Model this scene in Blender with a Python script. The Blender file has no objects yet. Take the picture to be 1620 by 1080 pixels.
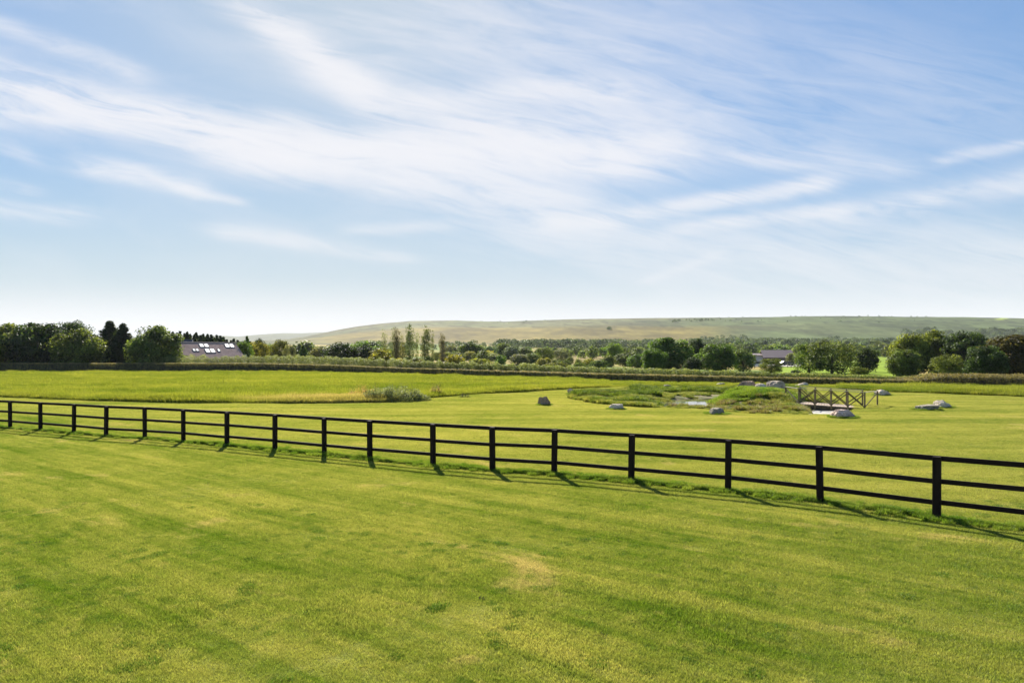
import bpy, math, random
import numpy as np
from mathutils import Vector, Matrix, noise as mnoise
R = math.radians
C = bpy.context.scene.collection
sc = bpy.context.scene
random.seed(7); rng = np.random.default_rng(7)

# ------------------------------------------------------------------ camera
CAM_H = 3.2; F = 1080.0; HOR = 563.0       # photograph: 1620 px wide, focal 1080 px, horizon row
cam = bpy.data.cameras.new('camera'); co = bpy.data.objects.new('camera', cam); C.objects.link(co)
co.location = (0, 0, CAM_H); co.rotation_euler = (R(90), 0, 0)
cam.sensor_width = 36; cam.lens = 24; cam.shift_y = 23/1620
cam.clip_start = .1; cam.clip_end = 30000
sc.camera = co
sc.render.resolution_x = 1024; sc.render.resolution_y = 682

# ------------------------------------------------------------------ colour management
sc.view_settings.view_transform = 'Standard'; sc.view_settings.look = 'None'
sc.view_settings.gamma = 1; sc.view_settings.use_curve_mapping = False
sc.view_settings.exposure = 1.42
sc.cycles.max_bounces = 6; sc.cycles.diffuse_bounces = 3; sc.cycles.transmission_bounces = 4
sc.cycles.glossy_bounces = 2; sc.cycles.volume_bounces = 1; sc.cycles.transparent_max_bounces = 6

SUN_EL = 33.0; SUN_AZ = -15.0              # azimuth left of the view direction (+Y)

# ------------------------------------------------------------------ node helper
class NT:
    def __init__(s, tree): s.t = tree; s.n = tree.nodes; s.l = tree.links
    def node(s, typ, **kw):
        nd = s.n.new(typ)
        for k, v in kw.items(): setattr(nd, k, v)
        return nd
    def put(s, sock, v):
        if v is None: return
        if isinstance(v, bpy.types.NodeSocket): s.l.new(v, sock)
        else: sock.default_value = v
    def m(s, op, a, b=None, c=None, clamp=False):
        nd = s.node('ShaderNodeMath', operation=op, use_clamp=clamp)
        s.put(nd.inputs[0], a); s.put(nd.inputs[1], b); s.put(nd.inputs[2], c); return nd.outputs[0]
    def vm(s, op, a, b=None, sc_=None):
        nd = s.node('ShaderNodeVectorMath', operation=op)
        s.put(nd.inputs[0], a); s.put(nd.inputs[1], b)
        if sc_ is not None: s.put(nd.inputs['Scale'], sc_)
        return nd.outputs[1] if op in ('LENGTH', 'DOT_PRODUCT', 'DISTANCE') else nd.outputs[0]
    def xyz(s, v):
        nd = s.node('ShaderNodeSeparateXYZ'); s.put(nd.inputs[0], v); return nd.outputs
    def comb(s, x=0., y=0., z=0.):
        nd = s.node('ShaderNodeCombineXYZ'); s.put(nd.inputs[0], x); s.put(nd.inputs[1], y); s.put(nd.inputs[2], z); return nd.outputs[0]
    def noise(s, v, scale, detail=3., rough=.5, dist=0.):
        nd = s.node('ShaderNodeTexNoise'); s.put(nd.inputs['Vector'], v)
        nd.inputs['Scale'].default_value = scale; nd.inputs['Detail'].default_value = detail
        nd.inputs['Roughness'].default_value = rough; nd.inputs['Distortion'].default_value = dist
        return nd.outputs[0]
    def mr(s, v, a, b, c=0., d=1., smooth=False):
        nd = s.node('ShaderNodeMapRange'); nd.interpolation_type = 'SMOOTHSTEP' if smooth else 'LINEAR'
        s.put(nd.inputs[0], v)
        for i, q in enumerate((a, b, c, d)): s.put(nd.inputs[1+i], q)
        return nd.outputs[0]
    def mix(s, f, a, b, blend='MIX'):
        nd = s.node('ShaderNodeMix', data_type='RGBA', blend_type=blend)
        s.put(nd.inputs[0], f)
        s.put(nd.inputs[6], a if not isinstance(a, tuple) else (*a[:3], 1)); s.put(nd.inputs[7], b if not isinstance(b, tuple) else (*b[:3], 1))
        return nd.outputs[2]

# ------------------------------------------------------------------ world: physical sky with cirrus
world = bpy.data.worlds.new('World'); sc.world = world; world.use_nodes = True
w = NT(world.node_tree); w.n.clear()
sky = w.node('ShaderNodeTexSky', sky_type='NISHITA'); sky.sun_disc = False
sky.sun_elevation = R(SUN_EL); sky.sun_rotation = R(SUN_AZ); sky.air_density = 1.0; sky.dust_density = .6; sky.ozone_density = 1.6
tc = w.node('ShaderNodeTexCoord'); dv = tc.outputs['Generated']
dx, dy, dz = w.xyz(dv)
dyc = w.m('MAXIMUM', dy, .12)
A = w.m('DIVIDE', dx, dyc); E = w.m('DIVIDE', dz, dyc)       # tangent of azimuth and of elevation
PX = w.m('MULTIPLY_ADD', A, 1.0, .75); PY = E                 # sky chart: u to the right, v up
wn = w.comb(A, E, 0.)
wn2 = w.vm('MULTIPLY', wn, (2.2, 5.0, 1.))
warp = w.node('ShaderNodeTexNoise'); w.put(warp.inputs['Vector'], wn2); warp.inputs['Scale'].default_value = 1.6; warp.inputs['Detail'].default_value = 4
wv = w.vm('MULTIPLY', w.vm('SUBTRACT', warp.outputs['Color'], (.5, .5, .5)), (.055, .035, 0))
P = w.vm('ADD', w.comb(A, E, 0.), wv)
def streak(x0, y0, x1, y1, wd, st):
    p0 = ((x0-810)/F, (HOR-y0)/F); p1 = ((x1-810)/F, (HOR-y1)/F)
    d = (p1[0]-p0[0], p1[1]-p0[1]); L = math.hypot(*d); d = (d[0]/L, d[1]/L); W = wd/F
    q = w.vm('SUBTRACT', P, (p0[0], p0[1], 0))
    along = w.vm('DOT_PRODUCT', q, (d[0], d[1], 0)); across = w.vm('DOT_PRODUCT', q, (-d[1], d[0], 0))
    cl = w.m('SUBTRACT', along, w.m('MINIMUM', w.m('MAXIMUM', along, 0.), L))
    r2 = w.m('ADD', w.m('POWER', w.m('ABSOLUTE', w.m('DIVIDE', across, W)), 2.), w.m('POWER', w.m('ABSOLUTE', w.m('DIVIDE', cl, W*3)), 2.))
    return w.m('MULTIPLY', w.m('EXPONENT', w.m('MULTIPLY', r2, -1.)), st*1.15)
STREAKS = [(-80,118,420,222,34,1.35),(420,232,980,250,32,1.2),(-40,175,250,190,20,.4),(350,-30,545,120,24,1.0),(560,130,760,200,30,.45),
 (700,150,960,140,18,.45),(620,280,860,325,34,.75),(150,262,290,292,14,.75),(290,300,370,318,7,.45),(-20,330,110,342,16,.5),
 (360,372,620,408,13,.5),(560,365,690,358,9,.4),(895,352,950,346,11,.55),(975,342,1290,290,12,.8),(1070,362,1330,330,11,.6),
 (1330,335,1700,280,20,.45),(900,385,1680,410,50,.42),(1030,445,1110,415,7,.4),(1200,245,1400,262,16,.3),(1500,250,1640,228,9,.35),
 (850,40,1380,140,110,.16),(600,60,900,90,70,.15),(-20,35,200,105,14,.38),(-20,215,40,240,12,.35),(-20,288,40,296,10,.4),(950,200,1250,225,40,.2),
 (1100,440,1700,455,36,.25),(640,225,1000,190,50,.32)]
dens = None
for s_ in STREAKS:
    v = streak(*s_); dens = v if dens is None else w.m('ADD', dens, v)
# fine fibres: noise stretched along the wind direction
cr, sr = math.cos(R(-13)), math.sin(R(-13))
ra = w.vm('DOT_PRODUCT', P, (cr, sr, 0)); rb = w.vm('DOT_PRODUCT', P, (-sr, cr, 0))
fib = w.noise(w.comb(w.m('MULTIPLY', ra, 3.2), w.m('MULTIPLY', rb, 26.), 0.), 1.5, 8., .66, .8)
fib2 = w.noise(w.comb(w.m('MULTIPLY', ra, 2.), w.m('MULTIPLY', rb, 6.), 3.), 2.1, 6., .55, .4)
tex = w.m('ADD', w.m('MULTIPLY', fib, .75), w.m('MULTIPLY', fib2, .55))
tex = w.mr(tex, .50, .82, .18, 1.5)
cloud = w.m('MULTIPLY', dens, tex)
veil = w.m('MULTIPLY', w.mr(fib2, .45, .75), .12)
cloud = w.m('ADD', cloud, w.m('MULTIPLY', veil, w.mr(A, .45, .0)))
cloud = w.m('MULTIPLY', w.m('SUBTRACT', 1., w.m('EXPONENT', w.m('MULTIPLY', cloud, -1.75))), .93)
cloud = w.m('MULTIPLY', cloud, w.mr(dy, .05, .2))
lum = w.vm('DOT_PRODUCT', sky.outputs[0], (.3, .5, .2))
skyc = w.vm('SCALE', sky.outputs[0], sc_=w.m('DIVIDE', 1.5, w.m('MULTIPLY_ADD', lum, .27, 1.)))   # bright aureole held back as the photograph's exposure does
skyc = w.vm('MULTIPLY', skyc, (.78, .99, 1.15))
c1 = w.mix(cloud, skyc, (6.1, 6.05, 6.3))
lowhaze = w.mr(E, .01, .30, .75, 0., True)
c2 = w.mix(lowhaze, c1, (4.7, 5.1, 5.5))
c2 = w.mix(w.mr(E, .015, .12, .9, 0., True), c2, (6.9, 6.7, 6.6))
bg = w.node('ShaderNodeBackground'); w.put(bg.inputs[0], c2); bg.inputs[1].default_value = .056
wo = w.node('ShaderNodeOutputWorld'); w.l.new(bg.outputs[0], wo.inputs[0])

# ------------------------------------------------------------------ sun
sl = bpy.data.lights.new('sun', 'SUN'); sl.energy = 5.0; sl.angle = R(.5); sl.color = (1, .93, .82)
so = bpy.data.objects.new('sun', sl); C.objects.link(so)
sd = Vector((math.sin(R(SUN_AZ))*math.cos(R(SUN_EL)), math.cos(R(SUN_AZ))*math.cos(R(SUN_EL)), math.sin(R(SUN_EL))))
so.rotation_euler = sd.to_track_quat('Z', 'Y').to_euler(); so.location = (0, 0, 50)

# ------------------------------------------------------------------ general helpers
def at(px, D, z=0): return Vector(((px-810)/F*D, D, z))
def dist(y, z=0.): return (CAM_H-z)*F/(y-HOR)
def zrow(y, D): return CAM_H-(y-HOR)/F*D

def tag(o, label=None, cat=None, group=None, kind=None):
    if label: o['label'] = label
    if cat: o['category'] = cat
    if group: o['group'] = group
    if kind: o['kind'] = kind
    return o
def empty(name, loc=(0,0,0), rz=0, **kw):
    o = bpy.data.objects.new(name, None); C.objects.link(o); o.location = loc; o.rotation_euler = (0,0,rz); o.empty_display_size = .2
    return tag(o, **kw)
def link(name, me, mat=None, parent=None, loc=None):
    o = bpy.data.objects.new(name, me); C.objects.link(o)
    if mat and not me.materials: me.materials.append(mat)
    if parent: o.parent = parent
    if loc is not None: o.location = loc
    return o
def raw_mesh(name, V, Fc, smooth=False, attrs=None):
    """V (n,3), Fc (m,k) arrays -> mesh"""
    me = bpy.data.meshes.new(name); V = np.asarray(V, np.float32); Fc = np.asarray(Fc, np.int32); k = Fc.shape[1]
    me.vertices.add(len(V)); me.vertices.foreach_set('co', V.ravel())
    me.loops.add(Fc.size); me.loops.foreach_set('vertex_index', Fc.ravel())
    me.polygons.add(len(Fc)); me.polygons.foreach_set('loop_start', np.arange(0, Fc.size, k, dtype=np.int32))
    me.polygons.foreach_set('use_smooth', np.full(len(Fc), smooth))
    for an, arr in (attrs or {}).items():
        arr = np.asarray(arr, np.float32)
        if arr.ndim == 1:
            a = me.attributes.new(an, 'FLOAT', 'POINT'); a.data.foreach_set('value', arr)
        else:
            a = me.attributes.new(an, 'FLOAT_COLOR', 'POINT'); a.data.foreach_set('color', np.concatenate([arr, np.ones((len(arr),1), np.float32)], 1).ravel())
    me.update(); me.validate(); return me

class MB:
    """collects boxes, bars and prisms into one mesh"""
    def __init__(s): s.v = []; s.f = []
    def add(s, vs, fs):
        b = len(s.v); s.v += [tuple(v) for v in vs]; s.f += [tuple(b+i for i in f) for f in fs]; return s
    def box(s, c, size, M=None, taper=1.0):
        x, y, z = (q/2 for q in size); vs = []
        for zz, t in ((-z, 1), (z, taper)):
            for (a, b) in ((-1,-1), (1,-1), (1,1), (-1,1)):
                v = Vector((a*x*t, b*y*t, zz))
                if M: v = M @ v
                vs.append(v+Vector(c))
        return s.add(vs, [(0,3,2,1),(4,5,6,7),(0,1,5,4),(1,2,6,5),(2,3,7,6),(3,0,4,7)])
    def bar(s, p, q, wd, ht, up=Vector((0,0,1))):
        p, q = Vector(p), Vector(q); d = (q-p).normalized(); side = d.cross(up).normalized(); u = side.cross(d).normalized()
        vs = []
        for e in (p, q):
            for (a, b) in ((-1,-1), (1,-1), (1,1), (-1,1)): vs.append(e+side*a*wd/2+u*b*ht/2)
        return s.add(vs, [(0,1,2,3),(7,6,5,4),(0,4,5,1),(1,5,6,2),(2,6,7,3),(3,7,4,0)])
    def tube(s, pts, rad, n=7):
        rings = []
        for i, p in enumerate(pts):
            p = Vector(p); d = (Vector(pts[min(i+1, len(pts)-1)])-Vector(pts[max(i-1, 0)])).normalized()
            a = d.orthogonal().normalized(); b = d.cross(a); r = rad[i]
            rings.append([p+(a*math.cos(t*2*math.pi/n)+b*math.sin(t*2*math.pi/n))*r for t in range(n)])
        vs = [v for r_ in rings for v in r_]; fs = []
        for i in range(len(pts)-1):
            for t in range(n):
                fs.append((i*n+t, i*n+(t+1) % n, (i+1)*n+(t+1) % n, (i+1)*n+t))
        fs.append(tuple(range(n-1, -1, -1))); fs.append(tuple((len(pts)-1)*n+t for t in range(n)))
        return s.add(vs, fs)
    def mesh(s, name, smooth=False):
        me = bpy.data.meshes.new(name); me.from_pydata(s.v, [], s.f)
        if smooth: me.polygons.foreach_set('use_smooth', [True]*len(me.polygons))
        me.update(); return me
    def build(s, name, mat, parent=None, loc=None, bevel=0, smooth=False):
        o = link(name, s.mesh(name, smooth), mat, parent, loc)
        if bevel:
            b = o.modifiers.new('bevel', 'BEVEL'); b.width = bevel; b.segments = 2
        return o

def vnoise(x, y, s, seed=0):
    """smooth 2-D value noise in numpy"""
    x = np.asarray(x)*s+seed*17.3; y = np.asarray(y)*s-seed*9.1
    xi = np.floor(x).astype(np.int64); yi = np.floor(y).astype(np.int64); fx = x-xi; fy = y-yi
    fx = fx*fx*(3-2*fx); fy = fy*fy*(3-2*fy)
    def h(a, b):
        n = (a*374761393+b*668265263+seed*1274126177) & 0x7fffffff
        n = ((n ^ (n >> 13))*1274126177) & 0x7fffffff
        return ((n ^ (n >> 16)) & 0xffff)/65535.0
    return (h(xi,yi)*(1-fx)+h(xi+1,yi)*fx)*(1-fy)+(h(xi,yi+1)*(1-fx)+h(xi+1,yi+1)*fx)*fy
def fbm(x, y, s, seed=0, o=4):
    t = 0; a = .5
    for i in range(o): t = t+a*vnoise(x, y, s*2**i, seed+i); a *= .5
    return t/(1-.5**o)
def sstep(a, b, x):
    t = np.clip((x-a)/(b-a), 0, 1); return t*t*(3-2*t)

# ------------------------------------------------------------------ materials
def new_mat(name):
    m = bpy.data.materials.new(name); m.use_nodes = True; t = NT(m.node_tree); t.n.clear()
    out = t.node('ShaderNodeOutputMaterial'); return m, t, out
def principled(t, out, col, rough=.8, spec=.3, bump=None, metallic=0., bs=.4, bd=.02):
    p = t.node('ShaderNodeBsdfPrincipled'); t.put(p.inputs['Base Color'], col if not isinstance(col, tuple) else (*col, 1))
    t.put(p.inputs['Roughness'], rough); p.inputs['Specular IOR Level'].default_value = spec; p.inputs['Metallic'].default_value = metallic
    if bump is not None:
        b = t.node('ShaderNodeBump'); b.inputs['Strength'].default_value = bs; b.inputs['Distance'].default_value = bd
        t.put(b.inputs['Height'], bump); t.put(p.inputs['Normal'], b.outputs[0])
    t.l.new(p.outputs[0], out.inputs[0]); return p
def simple(name, c1, c2, scale=4., rough=.8, spec=.3, stretch=(1,1,1), bs=.4, bd=.02, detail=5., metallic=0.):
    m, t, out = new_mat(name); o = t.node('ShaderNodeTexCoord').outputs['Object']
    v = t.vm('MULTIPLY', o, stretch); n = t.noise(v, scale, detail, .6)
    principled(t, out, t.mix(t.mr(n, .3, .7), c1, c2), rough, spec, n, metallic, bs, bd); return m

FD = Vector((.80, -.60, 0))               # mowing direction in front of the fence
def turf_colour(t, pos):
    """colour of mown turf from world position: shared by the lawn surface and its blades"""
    X, Y, Z = t.xyz(pos)
    along = t.vm('DOT_PRODUCT', pos, (FD.x, FD.y, 0)); across = t.vm('DOT_PRODUCT', pos, (-FD.y, FD.x, 0))
    s1 = t.noise(t.comb(t.m('MULTIPLY', along, .12), t.m('MULTIPLY', across, 1.1), 0.), 1., 4., .6, .3)
    s2 = t.noise(t.comb(t.m('MULTIPLY', X, .06), t.m('MULTIPLY', Y, .55), 5.), 1., 4., .6, .2)
    far = t.mr(t.vm('DOT_PRODUCT', pos, (.55, .835, 0)), 15., 19.)
    s3 = t.noise(t.comb(t.m('MULTIPLY', along, .5), t.m('MULTIPLY', across, 5.5), 2.), 1., 3., .6, .2)
    s1 = t.m('MULTIPLY_ADD', t.m('SUBTRACT', s3, .5), .45, s1)
    st = t.m('ADD', t.m('MULTIPLY', s1, t.m('SUBTRACT', 1., far)), t.m('MULTIPLY', s2, far))
    big = t.noise(pos, .16, 4., .6, .4); med = t.noise(pos, .9, 5., .65, .3); fine = t.noise(pos, 9., 3., .6)
    g = t.m('ADD', t.m('MULTIPLY', st, .95), t.m('ADD', t.m('MULTIPLY', big, .5), t.m('MULTIPLY', med, .45)))
    g = t.m('ADD', g, t.m('MULTIPLY', fine, .25))
    g = t.mr(t.m('MULTIPLY_ADD', far, .13, g), .82, 1.38)
    c = t.mix(g, (.118, .198, .018), (.400, .388, .110))
    dry = t.mr(t.m('ADD', t.noise(t.vm('ADD', pos, (31., 7., 0.)), .38, 5., .68, .5), t.m('MULTIPLY', t.m('SUBTRACT', st, .5), .35)), .605, .74)
    spk = t.mr(t.m('ADD', t.noise(pos, 4.5, 4., .75), t.m('MULTIPLY', t.m('SUBTRACT', .5, st), .25)), .54, .68)
    c = t.mix(t.m('MULTIPLY', spk, .75), c, (.075, .135, .018))
    pale = t.mr(t.noise(t.vm('ADD', pos, (5., 9., 2.)), 2.1, 5., .7), .56, .70)
    c = t.mix(t.m('MULTIPLY', pale, .45), c, (.46, .43, .15))
    c = t.mix(t.m('MULTIPLY', dry, .8), c, (.50, .41, .20))
    return c
def lawn_material():
    m, t, out = new_mat('mown_turf'); pos = t.node('ShaderNodeNewGeometry').outputs['Position']
    c = turf_colour(t, pos); f = t.noise(pos, 30., 5., .7); f2 = t.noise(pos, 3., 4., .7)
    c = t.vm('SCALE', c, sc_=t.mr(f, .35, .62, .42, .68))
    principled(t, out, c, 1., 0., t.m('ADD', f, t.m('MULTIPLY', f2, 1.5)), bs=.5, bd=.03); return m
def grass_blade_material(name, colour=None, transl=.45, tip=(.30,.30,.06)):
    m, t, out = new_mat(name); pos = t.node('ShaderNodeNewGeometry').outputs['Position']
    at_ = t.node('ShaderNodeAttribute'); at_.attribute_name = 'tint'; tint = at_.outputs['Fac']
    c = turf_colour(t, pos) if colour is None else colour(t, pos)
    c = t.vm('SCALE', c, sc_=t.mr(tint, 0., 1., .48, 1.55))
    c = t.mix(t.m('MULTIPLY', t.mr(tint, .86, 1.), .5), c, tip)
    d = t.node('ShaderNodeBsdfPrincipled'); t.put(d.inputs['Base Color'], c); d.inputs['Roughness'].default_value = .6; d.inputs['Specular IOR Level'].default_value = .15
    tr = t.node('ShaderNodeBsdfTranslucent'); t.put(tr.inputs[0], t.vm('MULTIPLY', c, (1.25, 1.2, .7)))
    mx = t.node('ShaderNodeMixShader'); mx.inputs[0].default_value = transl
    t.l.new(d.outputs[0], mx.inputs[1]); t.l.new(tr.outputs[0], mx.inputs[2]); t.l.new(mx.outputs[0], out.inputs[0]); return m
def meadow_colour(t, pos):
    X, Y, Z = t.xyz(pos)
    n = t.noise(t.vm('MULTIPLY', pos, (.05, .12, 0)), 1., 5., .65, .5); n2 = t.noise(t.vm('MULTIPLY', pos, (.3, .7, 0)), 1., 4., .6)
    g = t.mr(t.m('ADD', n, t.m('MULTIPLY', n2, .5)), .55, .95)
    mot = t.mr(t.noise(t.vm('MULTIPLY', pos, (.6, 1.3, 0)), 1., 5., .7), .52, .68)
    c = t.mix(g, (.105, .16, .012), (.30, .315, .045))
    c = t.mix(t.m('MULTIPLY', mot, .6), c, (.10, .13, .02))
    # dead pale grass round the bramble thicket
    bx = t.m('DIVIDE', t.m('SUBTRACT', X, -13.), 7.5); by = t.m('DIVIDE', t.m('SUBTRACT', Y, 49.), 4.2)
    r2 = t.m('ADD', t.m('MULTIPLY', bx, bx), t.m('MULTIPLY', by, by))
    dead = t.m('MULTIPLY', t.mr(t.m('ADD', r2, t.m('MULTIPLY', n2, .9)), 1.5, .6), .85)
    dead = t.m('MAXIMUM', dead, t.m('MULTIPLY', t.mr(n2, .62, .75), .35))
    return t.mix(dead, c, (.42, .33, .14))
def meadow_material():
    m, t, out = new_mat('meadow_sward'); pos = t.node('ShaderNodeNewGeometry').outputs['Position']
    c = meadow_colour(t, pos); f = t.noise(pos, 6., 5., .7)
    principled(t, out, t.vm('SCALE', c, sc_=.6), 1., 0., f, bs=.6, bd=.1); return m
def vcol_material(name, nscale=.05, amt=.35, bump_d=1.):
    m, t, out = new_mat(name); pos = t.node('ShaderNodeNewGeometry').outputs['Position']
    a = t.node('ShaderNodeAttribute'); a.attribute_name = 'col'
    n = t.noise(pos, nscale, 8., .68); n3 = t.noise(t.vm('MULTIPLY', pos, (1., .45, 1.)), nscale*7, 5., .7)
    k = t.mr(t.m('ADD', t.m('MULTIPLY', n, .6), t.m('MULTIPLY', n3, .5)), .35, .75, 1-amt, 1+amt)
    principled(t, out, t.vm('SCALE', a.outputs['Color'], sc_=k), .95, .05, n, bs=.6, bd=bump_d); return m
def foliage_material(name='foliage', transl=.38):
    m, t, out = new_mat(name); oi = t.node('ShaderNodeObjectInfo')
    a = t.node('ShaderNodeAttribute'); a.attribute_name = 'tint'; tint = a.outputs['Fac']
    c = t.vm('SCALE', oi.outputs['Color'], sc_=t.mr(tint, 0., 1., .35, 1.6))
    c = t.mix(t.m('MULTIPLY', t.mr(tint, .6, 1.), .30), c, t.vm('MULTIPLY', c, (1.6, 1.25, .8)))
    d = t.node('ShaderNodeBsdfPrincipled'); t.put(d.inputs['Base Color'], c); d.inputs['Roughness'].default_value = .6; d.inputs['Specular IOR Level'].default_value = .12
    tr = t.node('ShaderNodeBsdfTranslucent'); t.put(tr.inputs[0], t.vm('MULTIPLY', c, (1.5, 1.4, .6)))
    mx = t.node('ShaderNodeMixShader'); mx.inputs[0].default_value = transl
    t.l.new(d.outputs[0], mx.inputs[1]); t.l.new(tr.outputs[0], mx.inputs[2]); t.l.new(mx.outputs[0], out.inputs[0]); return m

M_lawn = lawn_material(); M_meadow = meadow_material()
M_farm = vcol_material('farmland', .03, .35, .4); M_moor = vcol_material('moorland', .006, .5, 6.)
M_foliage = foliage_material(); M_bark = simple('bark', (.10,.085,.065), (.045,.038,.03), 6., stretch=(1,1,.25), bs=.8)
M_blade = grass_blade_material('turf_blades'); M_mblade = grass_blade_material('meadow_blades', meadow_colour, .5, (.40,.34,.14))
def lush(t, pos): return t.mix(t.mr(t.noise(pos, .8, 4., .6), .35, .65), (.09,.18,.014), (.22,.29,.045))
M_lush = grass_blade_material('lush_blades', lush, .5)
def rough_c(t, pos): return t.mix(t.mr(t.noise(pos, 1.1, 4., .7), .4, .65), (.10,.155,.02), (.34,.33,.08))
M_rough = grass_blade_material('bank_blades', rough_c, .45, (.35,.28,.12))
M_creosote = simple('creosoted_timber', (.030,.019,.014), (.008,.0055,.0045), 5., .8, .12, (1,1,.15), .5, .004)
M_rail = simple('creosoted_rail', (.032,.020,.015), (.008,.0055,.0045), 5., .8, .12, (.12,.12,1), .5, .004)

# ------------------------------------------------------------------ terrain
def poly_sd(X, Y, P):
    """signed distance to polygon, negative inside"""
    P = np.asarray(P, float); d = np.full(X.shape, 1e9); inside = np.zeros(X.shape, bool)
    for i in range(len(P)):
        a = P[i]; b = P[(i+1) % len(P)]; e = b-a; t = np.clip(((X-a[0])*e[0]+(Y-a[1])*e[1])/(e@e), 0, 1)
        d = np.minimum(d, np.hypot(X-a[0]-e[0]*t, Y-a[1]-e[1]*t))
        c = ((a[1] > Y) != (b[1] > Y)); den = (b[1]-a[1]) if b[1] != a[1] else 1e-9
        inside ^= c & (X < (b[0]-a[0])*(Y-a[1])/den+a[0])
    return np.where(inside, -d, d)
WZ = -.24
def gp(pts, z=0.): return [((x-810)/F*dist(y, z), dist(y, z)) for x, y in pts]
POND = gp([(1038,642),(1058,636.5),(1082,633),(1105,631),(1132,630.5),(1132,635),(1120,640),(1100,643),(1070,643.5)], WZ)
CHAN = gp([(1288,647),(1320,645),(1352,650),(1340,655.8),(1296,656.3)], WZ)
BANK = gp([(900,629),(935,624),(980,619.5),(1040,616),(1100,614),(1170,613),(1235,616),(1262,621),(1290,632),(1335,640),(1360,648),(1340,655.5),(1290,656.5),(1240,655),(1190,654.5),(1140,650),(1100,646),(1040,645),(985,642),(940,637)])
MEAD = [(-60,626),(0,627),(150,633),(300,636.5),(400,637.6),(500,637.6),(600,636.3),(680,629),(740,624),(820,620),(870,616.5),(920,613.8),(960,612.5),(1060,610.5),(1180,610.8),(1290,613),(1400,619.5),(1491,623),(1620,628),(1750,633)]
MA = np.array([(x-810)/F for x, y in MEAD]); MD = np.array([dist(y) for x, y in MEAD])
def meadow_start(a): return np.interp(a, MA, MD)
HF = [(-300,589),(0,588.6),(400,588.6),(520,590),(650,592.5),(760,596),(870,600),(1000,603),(1200,606.5),(1420,610.5),(1620,614),(1900,619)]
HA = np.array([(x-810)/F for x, y in HF]); HD = np.array([dist(y) for x, y in HF])
def hedge_d(a): return np.interp(a, HA, HD)
SK = np.array([(-600,552),(200,550),(380,545),(457,539.4),(507,531),(541,524.6),(570,520),(600,516.5),(650,512.3),(720,511),(760,512.5),(800,513),(850,511.3),(900,509.3),(960,508),(1080,507.3),(1200,506),(1300,504.5),(1400,505),(1500,506.3),(1620,508.5),(2200,520)], float)
SK2 = np.array([(-600,540),(300,533),(341,530.5),(378,532.5),(408,529.5),(445,527),(477,527.3),(507,526),(541,524.3),(600,524),(900,530),(2200,540)], float)
def ground_z(X, Y):
    X = np.asarray(X, float); Y = np.asarray(Y, float); D = np.maximum(Y, .1); a = np.clip(X/D, -1.6, 1.6); px = a*F+810
    zb = np.interp(D, [0,150,200,320,500,900,1200], [0,0,.2,1.5,3.0,14,24])
    zr = CAM_H+(HOR-np.interp(px, SK[:,0], SK[:,1]))/F*2600
    t = np.clip((D-1200)/1400, 0, 1); zh = 24+(zr-24)*np.sin(t*np.pi/2)
    z = np.where(D > 1200, zh, zb)
    z2 = CAM_H+(HOR-np.interp(px, SK2[:,0], SK2[:,1]))/F*6500
    z = np.where(D > 2600, zr*(1-.45*sstep(2600, 4200, D)), z)
    t2 = sstep(4300, 6500, D); z = np.where(D > 4300, zr*.55+(z2-zr*.55)*t2, z)
    z = z+np.where((D > 1300) & (D < 2500), (fbm(X, Y, .004, 3)-.5)*9*np.sin(np.clip((D-1300)/1200, 0, 1)*np.pi), 0)
    z = z+np.where(D > 170, (fbm(X, Y, .012, 5)-.5)*.8*sstep(170, 300, D)*(1-sstep(1000, 1300, D)), 0)
    near = (np.hypot(X, Y) < 140)
    z = z+np.where(near, (fbm(X, Y, .08, 2)-.5)*.10*sstep(140, 100, np.hypot(X, Y)), 0)
    # pond hollow, channel and the mound beside the bridge
    m = (X > 0) & (X < 35) & (Y > 33) & (Y < 75)
    if np.any(m):
        xs, ys = X[m], Y[m]
        sb = poly_sd(xs, ys, BANK); sp = np.minimum(np.minimum(poly_sd(xs, ys, POND), poly_sd(xs, ys+1.3, POND)), np.minimum(poly_sd(xs, ys, CHAN), poly_sd(xs, ys+.7, CHAN)))
        inn = sstep(.3, -1.6, sb)
        dz = -.10*inn
        dz = dz-(.36)*sstep(1.6, -.1, sp)*sstep(.6, -.8, sb)
        mx, my = at(1196, 48)[:2]
        mound = .95*np.exp(-(((xs-mx)/2.8)**2+((ys-my)/3.8)**2)**1.3)
        dz = dz+mound+inn*(fbm(xs, ys, .9, 8)-.5)*.28
        pxs = xs/ys*F+810; ridge = .30*np.exp(-((sb+1.1)/.9)**2)*sstep(50, 54, ys)*(1-sstep(1000, 1045, pxs)*(1-sstep(1150, 1190, pxs)))
        z[m] = z[m]+dz+ridge
    return z
def gz(x, y): return float(ground_z(np.array([x]), np.array([y]))[0])

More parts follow.
